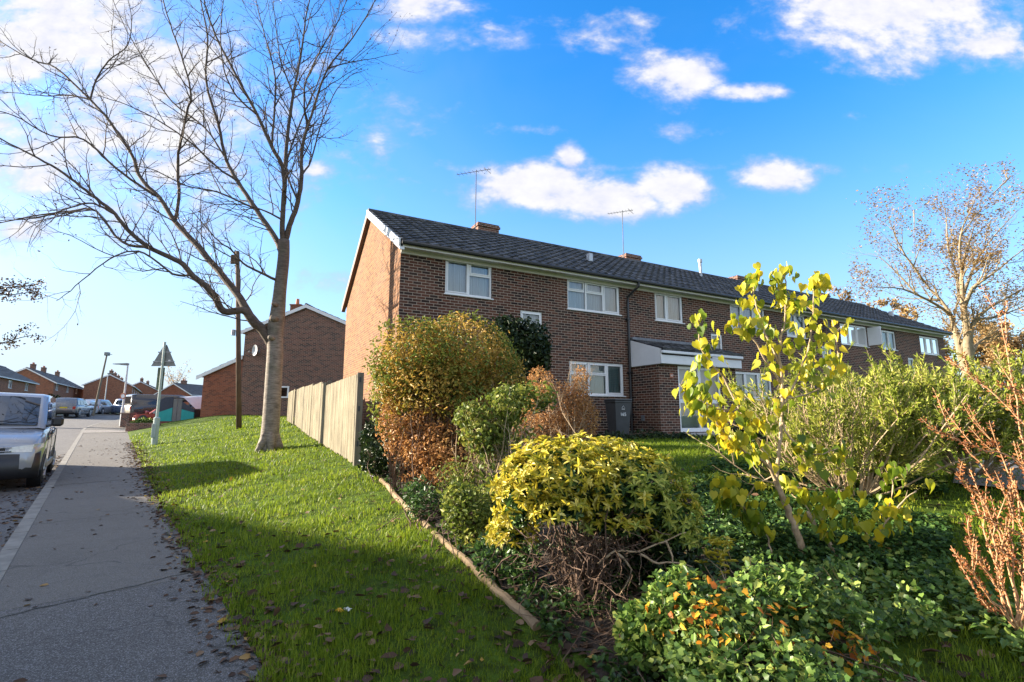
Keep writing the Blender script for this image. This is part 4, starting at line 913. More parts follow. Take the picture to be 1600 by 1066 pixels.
house('street_house', 'brick house with white-edged gable directly behind the street lamp', c3, 2.8, dirang(-34), 40, 7.4, 4.75, 6.9, [(1.2, 3, 3.5, 4.6), (8, 9.8, 3.5, 4.6), (16, 17.8, 3.5, 4.6), (24, 26, 3.5, 4.6)], [(1.5, 3.4, .7), (9, 3.4, .7), (17, 3.4, .7), (26, 3.4, .7)], 'brick_far', 'brick_far', 'brick houses down the street')
c4 = facade_corner(247, 607, 128)
house('street_house', 'distant brick house seen over the teal awning, right of the street lamp', c4, 3.3, dirang(-30), 40, 7.4, 4.75, 6.9, [(1.2, 3, 3.5, 4.6), (8, 9.8, 3.5, 4.6)], [(.8, 3.4, .7), (13, 3.4, .7)], 'brick_far', 'brick_far', 'brick houses down the street')
c5 = facade_corner(298, 617, 92)
house('street_house', 'orange-red house with low gable beside the small rounded bare tree', c5, 1.5, dirang(5), 16, 7.0, 4.0, 6.1, [], [(2, 3.2, .5)], 'brick_red', 'brick_red', 'brick houses down the street')
cs = on_line(8, -13); house('street_house', 'brick house across the road, outside the left edge of the view, shading the foreground', cs, .3, math.atan2(DU[1], DU[0]), 18.6, 7.6, 5.6, 8.25, [(2, 3.6, .9, 2.1), (2, 3.6, 3.6, 4.6), (8, 9.6, .9, 2.1), (8, 9.6, 3.6, 4.6), (15, 16.6, .9, 2.1), (15, 16.6, 3.6, 4.6)], [(4, 3.4, .6), (13, 3.4, .6)], group='brick houses down the street')
c6 = P(1545, 640, 40); house('far_house', 'low orange-brick house glimpsed at the right edge above the dark car', (c6[0], c6[1]), 1.0, math.radians(-30), 16, 7, 2.7, 4.6, [(2, 3.6, 1, 2)], [], 'brick_red', 'brick_red')
# ------------------------------------------------------------------ poles, sign, lamps
b_ = hit(374, 670); r = thing('telegraph_pole', 'brown wooden pole standing on the lawn left of the bare tree', 'pole', b_)
top = P(371, 393, b_[1]); MB().tube([b_-[0, 0, .2], (b_+top)/2, top], [.105, .095, .08], 14).build('pole', 'pole_wood', r, b_, True)
mb = MB(); q = top-[0, 0, .55]; mb.bbox(q[0]-.16, q[0]+.16, q[1]-.2, q[1]-.1, q[2]-.05, q[2]+.35, .02); mb.tube([q+[-.1, 0, .6], q+[-.1, 0, .45]], .03, 6); mb.build('cable_box', 'pole_wood', r, b_)
q = P(371, 520, b_[1]); MB().bbox(q[0]-.2, q[0]-.1, q[1]-.1, q[1]+.05, q[2]-.12, q[2]+.12, .01).build('bracket', 'metal_grey', r, b_)
plain('pole_teal', (.33, .43, .42), .5, .15, 4, bmp=.001); plain('sign_back', (.22, .24, .24), .55, .2, 5); plain('sign_plate', (.10, .13, .085), .7, .35, 6)
sb = hit(241, 695); r = thing('road_sign', 'back of a triangular warning sign on a pale green post at the pavement edge', 'sign', sb)
sc_s = sb[1]/18.4
def S(dx, dz, dy=0): return sb+np.array((dx, dy, dz))
lean = .0
MB().tube([S(0, -.2), S(0, .95), S(0, 1.0), S(0, 3.75)], [.10, .10, .045, .042], 12).build('post', 'pole_teal', r, sb)
MB().bbox(sb[0]-.075, sb[0]+.075, sb[1]-.125, sb[1]-.09, sb[2]+.25, sb[2]+.75, .01).build('access_door', 'pole_teal', r, sb)
mb = MB(); tx = .46; z0 = 2.85; mb.prism([(sb[0]-tx, sb[2]+z0), (sb[0]+tx, sb[2]+z0), (sb[0]+.05, sb[2]+z0+.80), (sb[0]-.05, sb[2]+z0+.80)], 1, sb[1]+.05, sb[1]+.06); sgn = mb.build('triangle_plate', 'sign_back', r, sb)
mb = MB(); mb.bbox(sb[0]-.4, sb[0]+.4, sb[1]+.03, sb[1]+.05, sb[2]+3.0, sb[2]+3.04, .003); mb.bbox(sb[0]-.25, sb[0]+.25, sb[1]+.03, sb[1]+.05, sb[2]+3.35, sb[2]+3.39, .003); mb.build('rail', 'metal_grey', r, sb)
MB().bbox(sb[0]-.20, sb[0]+.06, sb[1]+.055, sb[1]+.07, sb[2]+1.98, sb[2]+2.80, .01).build('sub_plate', 'sign_plate', r, sb)
MB().bbox(sb[0]+.16, sb[0]+.24, sb[1]+.046, sb[1]+.05, sb[2]+3.0, sb[2]+3.09, .002).build('sticker', 'upvc', r, sb)
plain('lamp_grey', (.50, .54, .56), .5, .1, 5, bmp=0)
def lamp(lbl, px, py, Y, h, arm=-1, ring=False, z=None):
    b = P(px, py, Y); b[2] = G(b[0], b[1]) if z is None else z; r = thing('street_lamp', lbl, 'street lamp', b, group='street lamps down the road')
    MB().tube([(0, 0, 0), (0, 0, 1.2), (0, 0, 1.25), (0, 0, h)], [.10, .10, .065, .045], 10).build('pole', 'lamp_grey', r)
    MB().tube([(0, 0, h), (arm*.5, 0, h+.04)], .03, 6).build('arm', 'lamp_grey', r)
    mb = MB(); mb.prism([(0, h+.01), (arm*.95, h+.06), (arm*.95, h+.1), (0, h+.14)], 1, -.12, .12); o = mb.build('lantern', 'sign_back', r)
    if ring:
        V = []; 
        pts = [(0+.17*math.cos(a), -.12, 2.0+.17*math.sin(a)) for a in np.linspace(0, 2*math.pi, 17)]
        MB().tube(pts, .035, 6, cap=False).build('round_sign', 'terracotta', r); MB().tube([(0, -.11, 2.0), (0, -.125, 2.0)], .15, 16).build('sign_face', 'upvc', r)
lamp('grey street lamp with a small red ring sign, on the pavement before the brick pillar', 190, 656, 34, 4.1, -1, True)
lamp('thin pale lamp post in front of the second row of brick houses', 163, 632, 70, 5.3, 1)
b = P(148, 632, 50); b[2] = G(b[0], b[1]); r = thing('leaning_pole', 'dark wooden pole leaning to the right across the road beyond the parked cars', 'pole', b)
MB().tube([(0, 0, 0), (.62, 0, 6.2)], [.10, .07], 8).build('pole', 'post_wood', r); MB().bbox(.45, .8, -.2, .2, 6.0, 6.35, .03).tube([(.6, 0, 6.15), (1.15, 0, 6.1)], .03, 5).build('pole_head', 'sign_back', r)
# low wall, pillar, verge hedge, awning
def gp(px, py, Y, z=None): p = P(px, py, Y); p[2] = G(p[0], p[1]) if z is None else z; return p
wl = gp(222, 672, 29.2); o = MB().bbox(-.85, .95, -.12, .12, -.3, .34, .02).build('low_wall', 'brick_old'); o.location = tuple(map(float, wl)); o.rotation_euler = (0, 0, math.radians(4)); tag(o, 'low dark wall beside the driveway at the far end of the lawn', 'low wall')
pi_ = gp(199, 660, 33); o = MB().bbox(-.28, .28, -.25, .25, -.3, .85, .02).bbox(-.33, .33, -.3, .3, .852, .93, .02).build('brick_pillar', 'brick_old'); o.location = tuple(map(float, pi_)); tag(o, 'short brown brick pillar to the right of the street lamp', 'pillar')
plain('teal_canvas', (.015, .30, .30), .7, .12, 3); plain('navy_canvas', (.025, .035, .06), .6, .2, 3); plain('grey_canvas', (.16, .16, .16), .8, .15, 3); plain('white_canvas', (.62, .64, .66), .7, .08, 3); plain('maroon', (.16, .035, .03), .7, .2, 3)
aw = gp(259, 655, 30.6, 1.0); r = thing('caravan_awning', 'teal and navy caravan awning with grey door panels beside the brick extension', 'awning', aw, math.radians(0)); r.scale = (.65, 1, 1)
MB().prism([(-1.0, .28), (.55, .28), (.55, 1.1), (-1.0, .75)], 1, -.03, .03).build('teal_side', 'teal_canvas', r)
MB().prism([(-1.0, .755), (.55, 1.105), (.55, 1.75), (-.2, 1.72), (-1.0, 1.45)], 1, -.03, .03).build('navy_side', 'navy_canvas', r)
for a in (.56, .99): MB().bbox(a, a+.41, -.02, .02, .15, 1.62, .02).build('door_panel', 'grey_canvas', r)
MB().prism([(1.42, .28), (2.6, .25), (2.6, .80), (1.42, 1.0)], 1, -.03, .03).build('teal_side', 'teal_canvas', r)
MB().prism([(1.42, 1.005), (2.6, .81), (2.6, .95), (1.42, 1.45)], 1, -.03, .03).build('navy_side', 'navy_canvas', r)
MB().add([(1.0, .0, 1.75), (1.5, .0, 1.70), (2.7, .0, 1.02), (1.0, 2.2, 1.9), (1.5, 2.2, 1.85), (2.7, 2.2, 1.1)], [(0, 1, 4, 3), (1, 2, 5, 4)]).build('roof', 'white_canvas', r, fix=False)
MB().box(-1.0, 2.65, -.02, .05, -.2, .27).build('skirt', 'maroon', r)
MB().box(-1.0, 2.6, .06, 2.2, -.1, 1.0).build('tent_body', 'navy_canvas', r)
# ------------------------------------------------------------------ vehicles
def paint(name, col, metal=.4, rough=.28):
    m, nt, out = nmat(name); p = N(nt, 'ShaderNodeBsdfPrincipled'); p.inputs['Base Color'].default_value = rgba(col); p.inputs['Metallic'].default_value = metal; p.inputs['Roughness'].default_value = rough
    p.inputs['Coat Weight'].default_value = 1; p.inputs['Coat Roughness'].default_value = .04
    n_ = noise(nt, 3, 4); L(nt, mr(nt, n_, .3, .7, rough*.8, rough*1.3), p.inputs['Roughness']); L(nt, p.outputs[0], out.inputs[0])
paint('paint_silver', (.33, .335, .35), .4, .32); paint('paint_grey', (.16, .17, .18)); paint('paint_white', (.6, .6, .6), 0); paint('paint_black', (.02, .02, .024), .2); paint('paint_blue', (.12, .18, .30)); paint('paint_red', (.30, .02, .02), .1); paint('paint_darkblue', (.018, .026, .045), .3)
m, nt, out = nmat('car_glass'); p = N(nt, 'ShaderNodeBsdfPrincipled'); p.inputs['Base Color'].default_value = (.012, .02, .028, 1); p.inputs['Roughness'].default_value = .03; p.inputs['Specular IOR Level'].default_value = 1.0; p.inputs['Coat Weight'].default_value = .6; p.inputs['Coat IOR'].default_value = 1.8; L(nt, p.outputs[0], out.inputs[0])
plain('tyre', (.02, .02, .02), .85, .2, 30); plain('rim', (.35, .36, .38), .35, .1, 5, metal=.8, bmp=0); plain('tail_red', (.35, .015, .012), .25, .1, 5, bmp=0); plain('headlight', (.60, .60, .56), .12, .25, 12, bmp=0, coat=1); plain('plate_yellow', (.62, .48, .03), .5, .05, 5, bmp=0); plain('chrome', (.7, .7, .7), .15, .05, 5, metal=1, bmp=0)
def shell(rings):
    m = len(rings[0]); V = [p for r_ in rings for p in r_]; F = []
    for i in range(len(rings)-1):
        for k in range(m-1): F.append((i*m+k, i*m+k+1, (i+1)*m+k+1, (i+1)*m+k))
    F.append(tuple(range(m))); F.append(tuple((len(rings)-1)*m+k for k in range(m-1, -1, -1)))
    return V, F
def car(name, lbl, cat, loc, rz, Lc, Wc, Hc, pm, style='suv', group=None, plate=None):
    r = thing(name, lbl, cat, loc, rz, group); h = Lc/2; w2 = Wc/2
    belt = {'van': 1.12, 'suv': Hc*.62, 'hatch': Hc*.63, 'pickup': Hc*.6, 'bigvan': 1.25}[style]
    hood = {'van': .98, 'suv': Hc*.58, 'hatch': Hc*.56, 'pickup': Hc*.58, 'bigvan': 1.1}[style]
    # stations from nose to tail: x, low, shoulder, top, half width
    ws_b = h*{'van': .60, 'suv': .45, 'hatch': .42, 'pickup': .45, 'bigvan': .70}[style]; ws_t = h*{'van': .25, 'suv': .12, 'hatch': .10, 'pickup': .15, 'bigvan': .45}[style]
    st = [(h, .38, .60, .66, .80), (h-.06, .26, .66, hood-.16, .90), (h-.25, .22, .72, hood-.04, .97), (h-.6, .20, .76, hood+.02, 1.0), (ws_b, .20, .80, belt-.02, 1.0), (0, .20, .80, belt, 1.0), (-h*.5, .2, .8, belt, 1.0), (-h+.25, .24, .8, belt, .99), (-h+.06, .28, .75, belt-.03, .95), (-h, .4, .7, belt-.12, .90)]
    rings = []
    for x, lo, sh, tp_, k in st:
        hw = w2*k; rings.append([(x, -hw*.9, lo), (x, -hw*.985, lo+.10), (x, -hw, sh), (x, -hw*.985, tp_-.10), (x, -hw*.93, tp_-.025), (x, -hw*.80, tp_), (x, 0, tp_+.03), (x, hw*.80, tp_), (x, hw*.93, tp_-.025), (x, hw*.985, tp_-.10), (x, hw, sh), (x, hw*.985, lo+.10), (x, hw*.9, lo)])
    V, F = shell(rings); body = mesh_np('body', V, F, pm, r, True)
    md = body.modifiers.new('bevel', 'BEVEL'); md.width = .015; md.segments = 2; md.angle_limit = .6
    # cabin
    rt = -h+(.04 if style in ('van', 'bigvan') else .38); rb = -h+(.02 if style in ('van', 'bigvan') else .10)
    if style == 'pickup': rt, rb = -.55, -.7
    tw, bw = w2*(.80 if style not in ('van', 'bigvan') else .88), w2*.945
    cab = [];
    for (x, z, hw, zc) in ((ws_b, belt-.03, bw, 0), (ws_t, Hc-.07, tw, .03), (ws_t-.25, Hc-.02, tw, .02), (rt+.3, Hc-.02, tw, .02), (rt, Hc-.07, tw*.98, .02), (rb, belt-.03, bw*.98, 0)):
        cab.append([(x, -hw, z), (x, -hw*.88, z+.025), (x, 0, z+.03+zc), (x, hw*.88, z+.025), (x, hw, z)])
    V = [p for q in cab for p in q]; F = [(i*5+k, i*5+k+1, (i+1)*5+k+1, (i+1)*5+k) for i in range(5) for k in range(4)]
    F += [(0, 5, 25), (5, 10, 25), (10, 15, 25), (15, 20, 25), (4, 29, 9), (9, 29, 14), (14, 29, 19), (19, 29, 24)]
    mesh_np('cabin', V, F, pm, r, True)
    def lerp(a, b, t): return tuple(a[i]+(b[i]-a[i])*t for i in range(3))
    # windscreen and rear glass
    def glassq(nm, a, b, c, d, off_, mat_='car_glass'):
        a, b, c, d = [np.array(q, float) for q in (a, b, c, d)]; n_ = unit(np.cross(b-a, d-a)); 
        if n_@np.array(off_) < 0: n_ = -n_
        n_ = n_*.006; return MB().quad(a+n_, b+n_, c+n_, d+n_).build(nm, mat_, r, fix=False)
    zb_, zt_ = belt+.0, Hc-.07
    def wsp(t, y): return (ws_b+(ws_t-ws_b)*t, y, belt-.03+.025+(zt_-belt+.03)*t)
    gw_ = MB(); n_ = 6
    for i in range(n_):
        ya, yb = -.86+1.72*i/n_, -.86+1.72*(i+1)/n_
        def q_(t, s):
            hw = bw+(tw-bw)*t; x, _, z = wsp(t, 0); return (x+.012, s*hw, z+.012+.03*(1-(abs(s)/.88)**2 if abs(s) < .88 else 0))
        gw_.quad(q_(.06, ya), q_(.06, yb), q_(.93, yb), q_(.93, ya))
    gw_.build('windscreen', 'car_glass', r, fix=False)
    def rsp(t, y): return (rb+(rt-rb)*t, y, belt-.03+(zt_-belt+.03)*t)
    glassq('rear_window', rsp(.12, -bw*.82), rsp(.12, bw*.82), rsp(.88, tw*.84), rsp(.88, -tw*.84), (-1, 0, .3))
    # side windows
    segs = {'van': [(.04, .40)], 'bigvan': [(.04, .3)], 'suv': [(.05, .36), (.39, .68), (.71, .93)], 'hatch': [(.05, .42), (.45, .80)], 'pickup': [(.06, .52), (.56, .94)]}[style]
    for sgn_ in (-1, 1):
        for a, b in segs:
            def sp(t, u_):    # t along, u_ height
                xb = ws_b-.08+(rb+.06-ws_b+.08)*t; xt = ws_t-.05+(rt+.05-ws_t+.05)*t
                hw = bw+(tw-bw)*u_; return (xb+(xt-xb)*u_, sgn_*(hw+.004), belt-.03+(zt_-belt+.03)*u_)
            glassq('side_window', sp(a, .10), sp(b, .10), sp(b, .86), sp(a, .86), (0, sgn_, 0))
    # wheels
    wr = .31 if style != 'suv' else .34
    for sx_ in (h-.82, -h+.80):
        for sy in (-1, 1):
            y1 = sy*(w2+.004); y0 = sy*(w2-.2)
            MB().tube([(sx_, y0, wr+.02), (sx_, y1-sy*.001, wr+.02)], wr+.07, 24).build('wheel_arch', 'black_plastic', r)
            wh = MB().tube([(sx_, y0, wr), (sx_, y1-sy*.03, wr), (sx_, y1+sy*.008, wr), (sx_, y1+sy*.010, wr)], [wr, wr, wr-.025, wr*.7], 24).build('wheel', 'tyre', r)
            mb = MB(); mb.tube([(sx_, y1, wr), (sx_, y1+sy*.014, wr)], [wr*.22, wr*.2], 12)
            for k in range(8):
                a = k*math.pi/4; mb.tube([(sx_, y1+sy*.012, wr), (sx_+wr*.62*math.cos(a), y1+sy*.012, wr+wr*.62*math.sin(a))], [.035, .03], 5)
            mb.tube([(sx_+wr*.64*math.cos(a), y1+sy*.011, wr+wr*.64*math.sin(a)) for a in np.linspace(0, 2*math.pi, 21)], .02, 5, cap=False)
            mb.build('rim', 'rim', wh)
    # lights, bumpers, mirrors, plates
    for sy in (-1, 1):
        mb = MB(); zz = hood-.20
        mb.add([(h-.30, sy*w2*.975+sy*.012, zz+.06), (h-.06, sy*w2*.86, zz+.04), (h+.0, sy*w2*.52, zz+.0), (h+.01, sy*w2*.50, zz-.09), (h-.02, sy*w2*.84, zz-.10), (h-.28, sy*w2*.985+sy*.012, zz-.02), (h-.3, sy*w2*.7, zz+.05), (h-.3, sy*w2*.7, zz-.09)], [(0, 1, 4, 5), (1, 2, 3, 4), (0, 6, 2, 1), (5, 4, 3, 7)])
        mb.build('headlight', 'headlight', r)
        MB().bbox(-h-.012, -h+.12, min(sy*w2*.90, sy*w2*.66), max(sy*w2*.90, sy*w2*.66), belt-.38, belt-.12, .02).build('tail_light', 'tail_red', r)
        MB().bbox(ws_b-.28, ws_b-.10, min(sy*(w2+.02), sy*(w2+.21)), max(sy*(w2+.02), sy*(w2+.21)), belt+.02, belt+.21, .04).tube([(ws_b-.18, sy*w2*.93, belt+.02), (ws_b-.18, sy*(w2+.06), belt+.06)], .03, 6).build('mirror', 'black_plastic' if style in ('van',) else pm, r)
    V = []; mb = MB()
    for sgn_, nm in ((1, 'front_bumper'), (-1, 'rear_bumper')):
        mb = MB(); rr = []
        for yy in np.linspace(-.97, .97, 11):
            xx = sgn_*(h-.13*abs(yy)**4+.018); bt_ = .13 if style == 'van' else 0; rr.append([(xx-sgn_*.25, yy*w2, .22), (xx-sgn_*.02, yy*w2, .20), (xx+sgn_*.015, yy*w2, .34), (xx+sgn_*.012, yy*w2, .52+bt_), (xx-sgn_*.22, yy*w2, .58+bt_)])
        V, F = shell(rr); mesh_np(nm, V, F, 'black_plastic' if style in ('van', 'suv') else pm, r, True)
    MB().bbox(h-.02, h+.012, -w2*.45, w2*.45, hood-.30, hood-.19, .01).build('grille', 'black_plastic', r)
    if style == 'van':
        mb = MB()
        for zz in (hood-.215, hood-.285): mb.bbox(h+.005, h+.028, -w2*.55, w2*.55, zz, zz+.022, .005)
        mb.build('grille_bar', 'chrome', r)
        for sy in (-1, 1):
            for xx in (ws_b-.35, ws_b-1.4, -h+.6): MB().box(xx, xx+.012, min(sy*w2*.99, sy*(w2+.003)), max(sy*w2*.99, sy*(w2+.003)), .34, 1.05).build('door_gap', 'black_plastic', r)
            MB().bbox(ws_b-1.3, ws_b-1.1, min(sy*(w2-.01), sy*(w2+.03)), max(sy*(w2-.01), sy*(w2+.03)), .96, 1.0, .008).build('door_handle', 'black_plastic', r)
            MB().bbox(-h+.9, h-1.15, min(sy*(w2-.02), sy*(w2+.012)), max(sy*(w2-.02), sy*(w2+.012)), .27, .40, .01).build('side_trim', 'black_plastic', r)
        MB().tube([(-.5, -.55, Hc), (-.5, -.55, Hc+.25)], .005, 4).build('radio_aerial', 'black_plastic', r)
        mb = MB()
        for sy in (-1, 1): mb.tube([(ws_b+.01, sy*.15-.2, belt+.03), (ws_b-.10, sy*.15+.3, belt+.20)], .008, 4)
        mb.build('wiper', 'black_plastic', r)
    if plate: MB().bbox(-h-.03, -h-.012, -.26, .26, .72, .84, .004).build('number_plate', 'plate_yellow', r)
    return r
def on_road(u, v): vv = v+float(bend(u)); return (DU[0]*u+DN[0]*vv, DU[1]*u+DN[1]*vv, float(zr(u)))
vu = 13.15+2.2; vl = on_road(vu, -.74-.93)
car('parked_van', 'silver-grey panel van parked facing the camera against the kerb', 'van', vl, math.atan2(-DU[1], -DU[0]), 4.4, 1.85, 1.82, 'paint_silver', 'van')
v2 = on_road(2.3, -1.02-.95)  # unseen van added past the left edge to cast shade on the foreground
car('parked_van', 'unseen second panel van added nearer along the kerb, left of the view, to shade the foreground', 'van', (v2[0], v2[1], 0.02), math.atan2(DU[1], DU[0]), 4.4, 1.85, 1.85, 'paint_white', 'van')
g_ = 'cars parked down the street'
def far(px, Y, dz=0): p = P(px, 645, Y); return (p[0], p[1], max(G(p[0], p[1]), EYE+ray(px, 651)[1]*Y)+dz)
car('parked_car', 'grey estate car with yellow rear plate, nearest in the row of parked cars', 'car', far(113, 46), dirang(-25), 4.5, 1.85, 1.62, 'paint_grey', 'suv', g_, True)
car('parked_car', 'white car in the row, between the grey estate and the silver car', 'car', far(134, 52), dirang(-24), 4.2, 1.8, 1.5, 'paint_white', 'hatch', g_, True)
car('parked_car', 'silver car at the far end of the row, with dark rear window', 'car', far(154, 54.5), dirang(-18), 4.5, 1.85, 1.6, 'paint_silver', 'suv', g_, True)
car('pickup_truck', 'blue-grey pickup truck behind the street lamp, facing down the road', 'pickup', far(196, 56), dirang(-42+180-30), 5.0, 1.9, 1.75, 'paint_blue', 'pickup')
car('black_van', 'large black van on the drive left of the teal awning', 'van', tuple(gp(256, 650, 37, 1.15)), dirang(38), 4.6, 1.9, 1.95, 'paint_black', 'bigvan')
car('red_car', 'small red car whose nose shows in front of the teal awning', 'car', tuple(gp(238, 655, 30.6, .82)), dirang(-120), 2.2, 1.4, .95, 'paint_red', 'hatch') if False else None
rc = gp(258, 655, 33.2, .95)
car('red_car', 'low red car parked between the awning and the hedge, its nose pointing left', 'car', tuple(rc), dirang(-85), 3.4, 1.6, 1.2, 'paint_red', 'hatch')
dc = P(1592, 690, 11.3); car('dark_car', 'dark blue car at the right edge of the view behind the bare red-budded shrub', 'car', (dc[0]+.6, dc[1], G(dc[0], dc[1])), math.radians(165), 4.2, 1.75, 1.45, 'paint_darkblue', 'hatch')
# strip of drive at the right
mb = MB(); pp = [hit(1490, 760), hit(1640, 775), hit(1700, 718), hit(1500, 725)]
V = []; F = []; n_ = 8
for i in range(n_+1):
    for j in range(n_+1):
        a = pp[0]*(1-i/n_)+pp[1]*(i/n_); b = pp[3]*(1-i/n_)+pp[2]*(i/n_); q = a*(1-j/n_)+b*(j/n_); V.append((q[0], q[1], G(q[0], q[1])+.03))
for i in range(n_):
    for j in range(n_): F.append((i*(n_+1)+j, (i+1)*(n_+1)+j, (i+1)*(n_+1)+j+1, i*(n_+1)+j+1))
tag(mesh_np('garden_path', V, F, 'drive', fix=False), kind='structure')
# ------------------------------------------------------------------ shrubs and garden plants
leafmat('leaf_gold', [(0, (.12, .12, .02)), (.25, (.24, .22, .03)), (.5, (.42, .27, .05)), (.75, (.58, .36, .08)), (1, (.62, .50, .12))], .3, clump=1.2)
leafmat('leaf_rust', [(0, (.18, .08, .03)), (.4, (.42, .20, .07)), (.8, (.60, .34, .12)), (1, (.65, .50, .18))], .3, clump=1.5)
leafmat('leaf_olive', [(0, (.05, .085, .015)), (.5, (.15, .20, .03)), (.85, (.33, .33, .06)), (1, (.52, .40, .07))], .35, clump=2)
leafmat('leaf_dark', [(0, (.010, .022, .008)), (.6, (.022, .045, .014)), (1, (.05, .08, .02))], .12, .45, gloss=.3)
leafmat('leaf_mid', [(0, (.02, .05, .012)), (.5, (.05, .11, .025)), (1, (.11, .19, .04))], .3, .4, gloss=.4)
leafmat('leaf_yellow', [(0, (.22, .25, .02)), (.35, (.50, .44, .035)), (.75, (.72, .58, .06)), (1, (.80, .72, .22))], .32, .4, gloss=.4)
leafmat('leaf_shaded_yellowgreen', [(0, (.14, .20, .03)), (.5, (.34, .40, .05)), (1, (.60, .58, .12))], .32, .4, gloss=.4)
leafmat('leaf_heart', [(0, (.06, .12, .015)), (.3, (.18, .26, .02)), (.55, (.46, .44, .03)), (.85, (.78, .60, .03)), (1, (.80, .42, .03))], .5, .4, clump=1.6, gloss=.4)
leafmat('leaf_conifer', [(0, (.08, .13, .015)), (.45, (.24, .29, .035)), (.8, (.44, .44, .08)), (1, (.55, .42, .16))], .3, clump=2)
leafmat('leaf_ivy', [(0, (.015, .042, .012)), (.5, (.04, .095, .022)), (.85, (.09, .17, .035)), (1, (.18, .26, .06))], .25, .6, gloss=.2)
leafmat('leaf_lobed', [(0, (.03, .07, .015)), (.4, (.10, .19, .035)), (.8, (.22, .33, .07)), (1, (.42, .46, .10))], .35, .42, gloss=.35)
leafmat('leaf_orange', [(0, (.35, .10, .015)), (.5, (.65, .25, .02)), (1, (.75, .48, .04))], .4)
leafmat('red_bud', [(0, (.20, .06, .025)), (1, (.50, .23, .08))], .1)
ZV = np.array((0, 0, 1.))
def gbase(x, y, d=0): return np.array((x, y, G(x, y)+d))
def orient(n, q, a=.8, up=.2): 
    nn = unit(q+R.normal(size=q.shape)*a+ZV*up); d = unit(np.cross(nn, rdir(n))); return d, nn
def stems(parent, off, base, targets, r, mat='twig_brown', spread=.25, n=5, twigs=None, name='stems', wob=.03, sub=None):
    mb = MB(); tips = []; lines = []
    for t in targets:
        b = base+np.array((R.normal()*spread, R.normal()*spread, -.03)); b[2] = G(b[0], b[1])-.03; t = np.asarray(t); mid = (b+t)/2+np.array((R.normal()*.06, R.normal()*.06, .08*rnd(1)[0]))
        pts = smoothline([b, b*.6+mid*.4+R.normal(size=3)*wob, mid, mid*.5+t*.5+R.normal(size=3)*wob, t], 2, wob*.2); rs = list(np.linspace(r, r*.3, len(pts))); mb.tube(pts, rs, n, cap=False); lines.append((pts, rs))
        if twigs: branch_out(mb, pts, rs, 0, twigs, tips)
    mb.build(name, mat, parent, off, True, False); return tips, lines
def clusters(C, Q, k, L_, Wd, droop=.15, spread=.95):
    """k leaflets radiating from each tip"""
    n = len(C); out = [[], [], [], [], []]
    ax = unit(Q+R.normal(size=Q.shape)*.45+ZV*.35); a = unit(np.cross(ax, rdir(n))); b = np.cross(ax, a)
    for j in range(k):
        an = 2*math.pi*j/k+rnd(n, -.25, .25); rad = np.cos(an)[:, None]*a+np.sin(an)[:, None]*b
        d = unit(rad*spread+ax*(.35+rnd(n, -.15, .3))[:, None]-ZV*droop); nn = unit(ax-rad*.3+R.normal(size=(n, 3))*.15)
        out[0].append(C); out[1].append(d); out[2].append(nn); out[3].append(L_*(.7+.5*rnd(n))); out[4].append(Wd*(.7+.5*rnd(n)))
    return [np.concatenate(o) for o in out]
TW = [dict(per_m=5, len=.28, r=.004, fwd=.7, out=.7, up=.15, wob=.2, seg=3, n=3, **{'from': .35})]
def shrub(name, lbl, base, blobs, n, L_, W_, mat, shape='oval', ns=14, sr=.012, smat='twig_brown', shell=.5, seed=1, spread=.2, thr=.33, cl=3.5, twigs=TW, group=None, part='foliage', up=.2):
    t = thing(name, lbl, 'shrub', base, group=group); p, q = cloudpts(n, blobs, shell, seed, cl, thr)
    p = p[p[:, 2] > gz(p[:, 0], p[:, 1])+.02] if True else p; q = q[:len(p)]
    m = len(p); d, nn = orient(m, q, .8, up); leaves(part, p, d, nn, L_*(.6+.8*rnd(m)), W_*(.6+.8*rnd(m)), shape, mat, t, base)
    tg = p[R.integers(0, len(p), ns)]*1.0; stems(t, base, base, tg, sr, smat, spread, 4, twigs); return t
def B(px, py, Y, rx, ry, rz_): return (tuple(P(px, py, Y)), (rx, ry, rz_))
# tall golden-brown shrub by the gable
b0 = gbase(-1.05, 7.6)
gs = shrub('golden_shrub', 'tall rounded golden-brown shrub in front of the terrace corner', b0, [B(655, 570, 7.6, .66, .7, .68), B(715, 565, 7.7, .80, .8, .70), B(775, 600, 7.8, .52, .6, .58), B(632, 610, 7.6, .40, .5, .62), B(690, 610, 7.4, .75, .7, .5)], 15000, .062, .026, 'leaf_gold', ns=60, sr=.010, smat='twig_brown', spread=.35, seed=2, thr=.42, cl=4.5)
p, q = cloudpts(10000, [B(700, 710, 7.0, .62, .5, .42), B(640, 670, 7.4, .48, .5, .55), B(690, 680, 7.3, .52, .5, .62), B(670, 720, 7.2, .40, .4, .45), B(735, 665, 7.3, .4, .45, .5)], .4, 4, 4); d, nn = orient(len(p), q); leaves('lower_foliage', p, d, nn, .055*(.6+.8*rnd(len(p))), .022*(.6+.8*rnd(len(p))), 'oval', 'leaf_rust', gs, b0)
p, q = cloudpts(6000, [B(650, 560, 7.5, .66, .7, .70), B(720, 560, 7.6, .86, .8, .72), B(625, 620, 7.5, .42, .5, .66), B(745, 640, 7.2, .5, .5, .35)], .8, 44, 5, .5); d, nn = orient(len(p), q); leaves('olive_foliage', p, d, nn, .06*(.6+.8*rnd(len(p))), .026*(.6+.8*rnd(len(p))), 'oval', 'leaf_olive', gs, b0)
mb = MB()
for k in range(170):
    x = -1.1+max(-1, min(1, R.normal()*.6))*.55; y = 7.2+R.normal()*.2; z = G(x, y); mb.tube([(x, y, z-.02), (x+R.normal()*.04, y+R.normal()*.04, z+.35), (x+R.normal()*.12, y+R.normal()*.1, z+.7+.5*random.random())], [.006, .005, .003], 3, cap=False)
mb.build('canes', 'twig_brown', gs, b0, False, False)
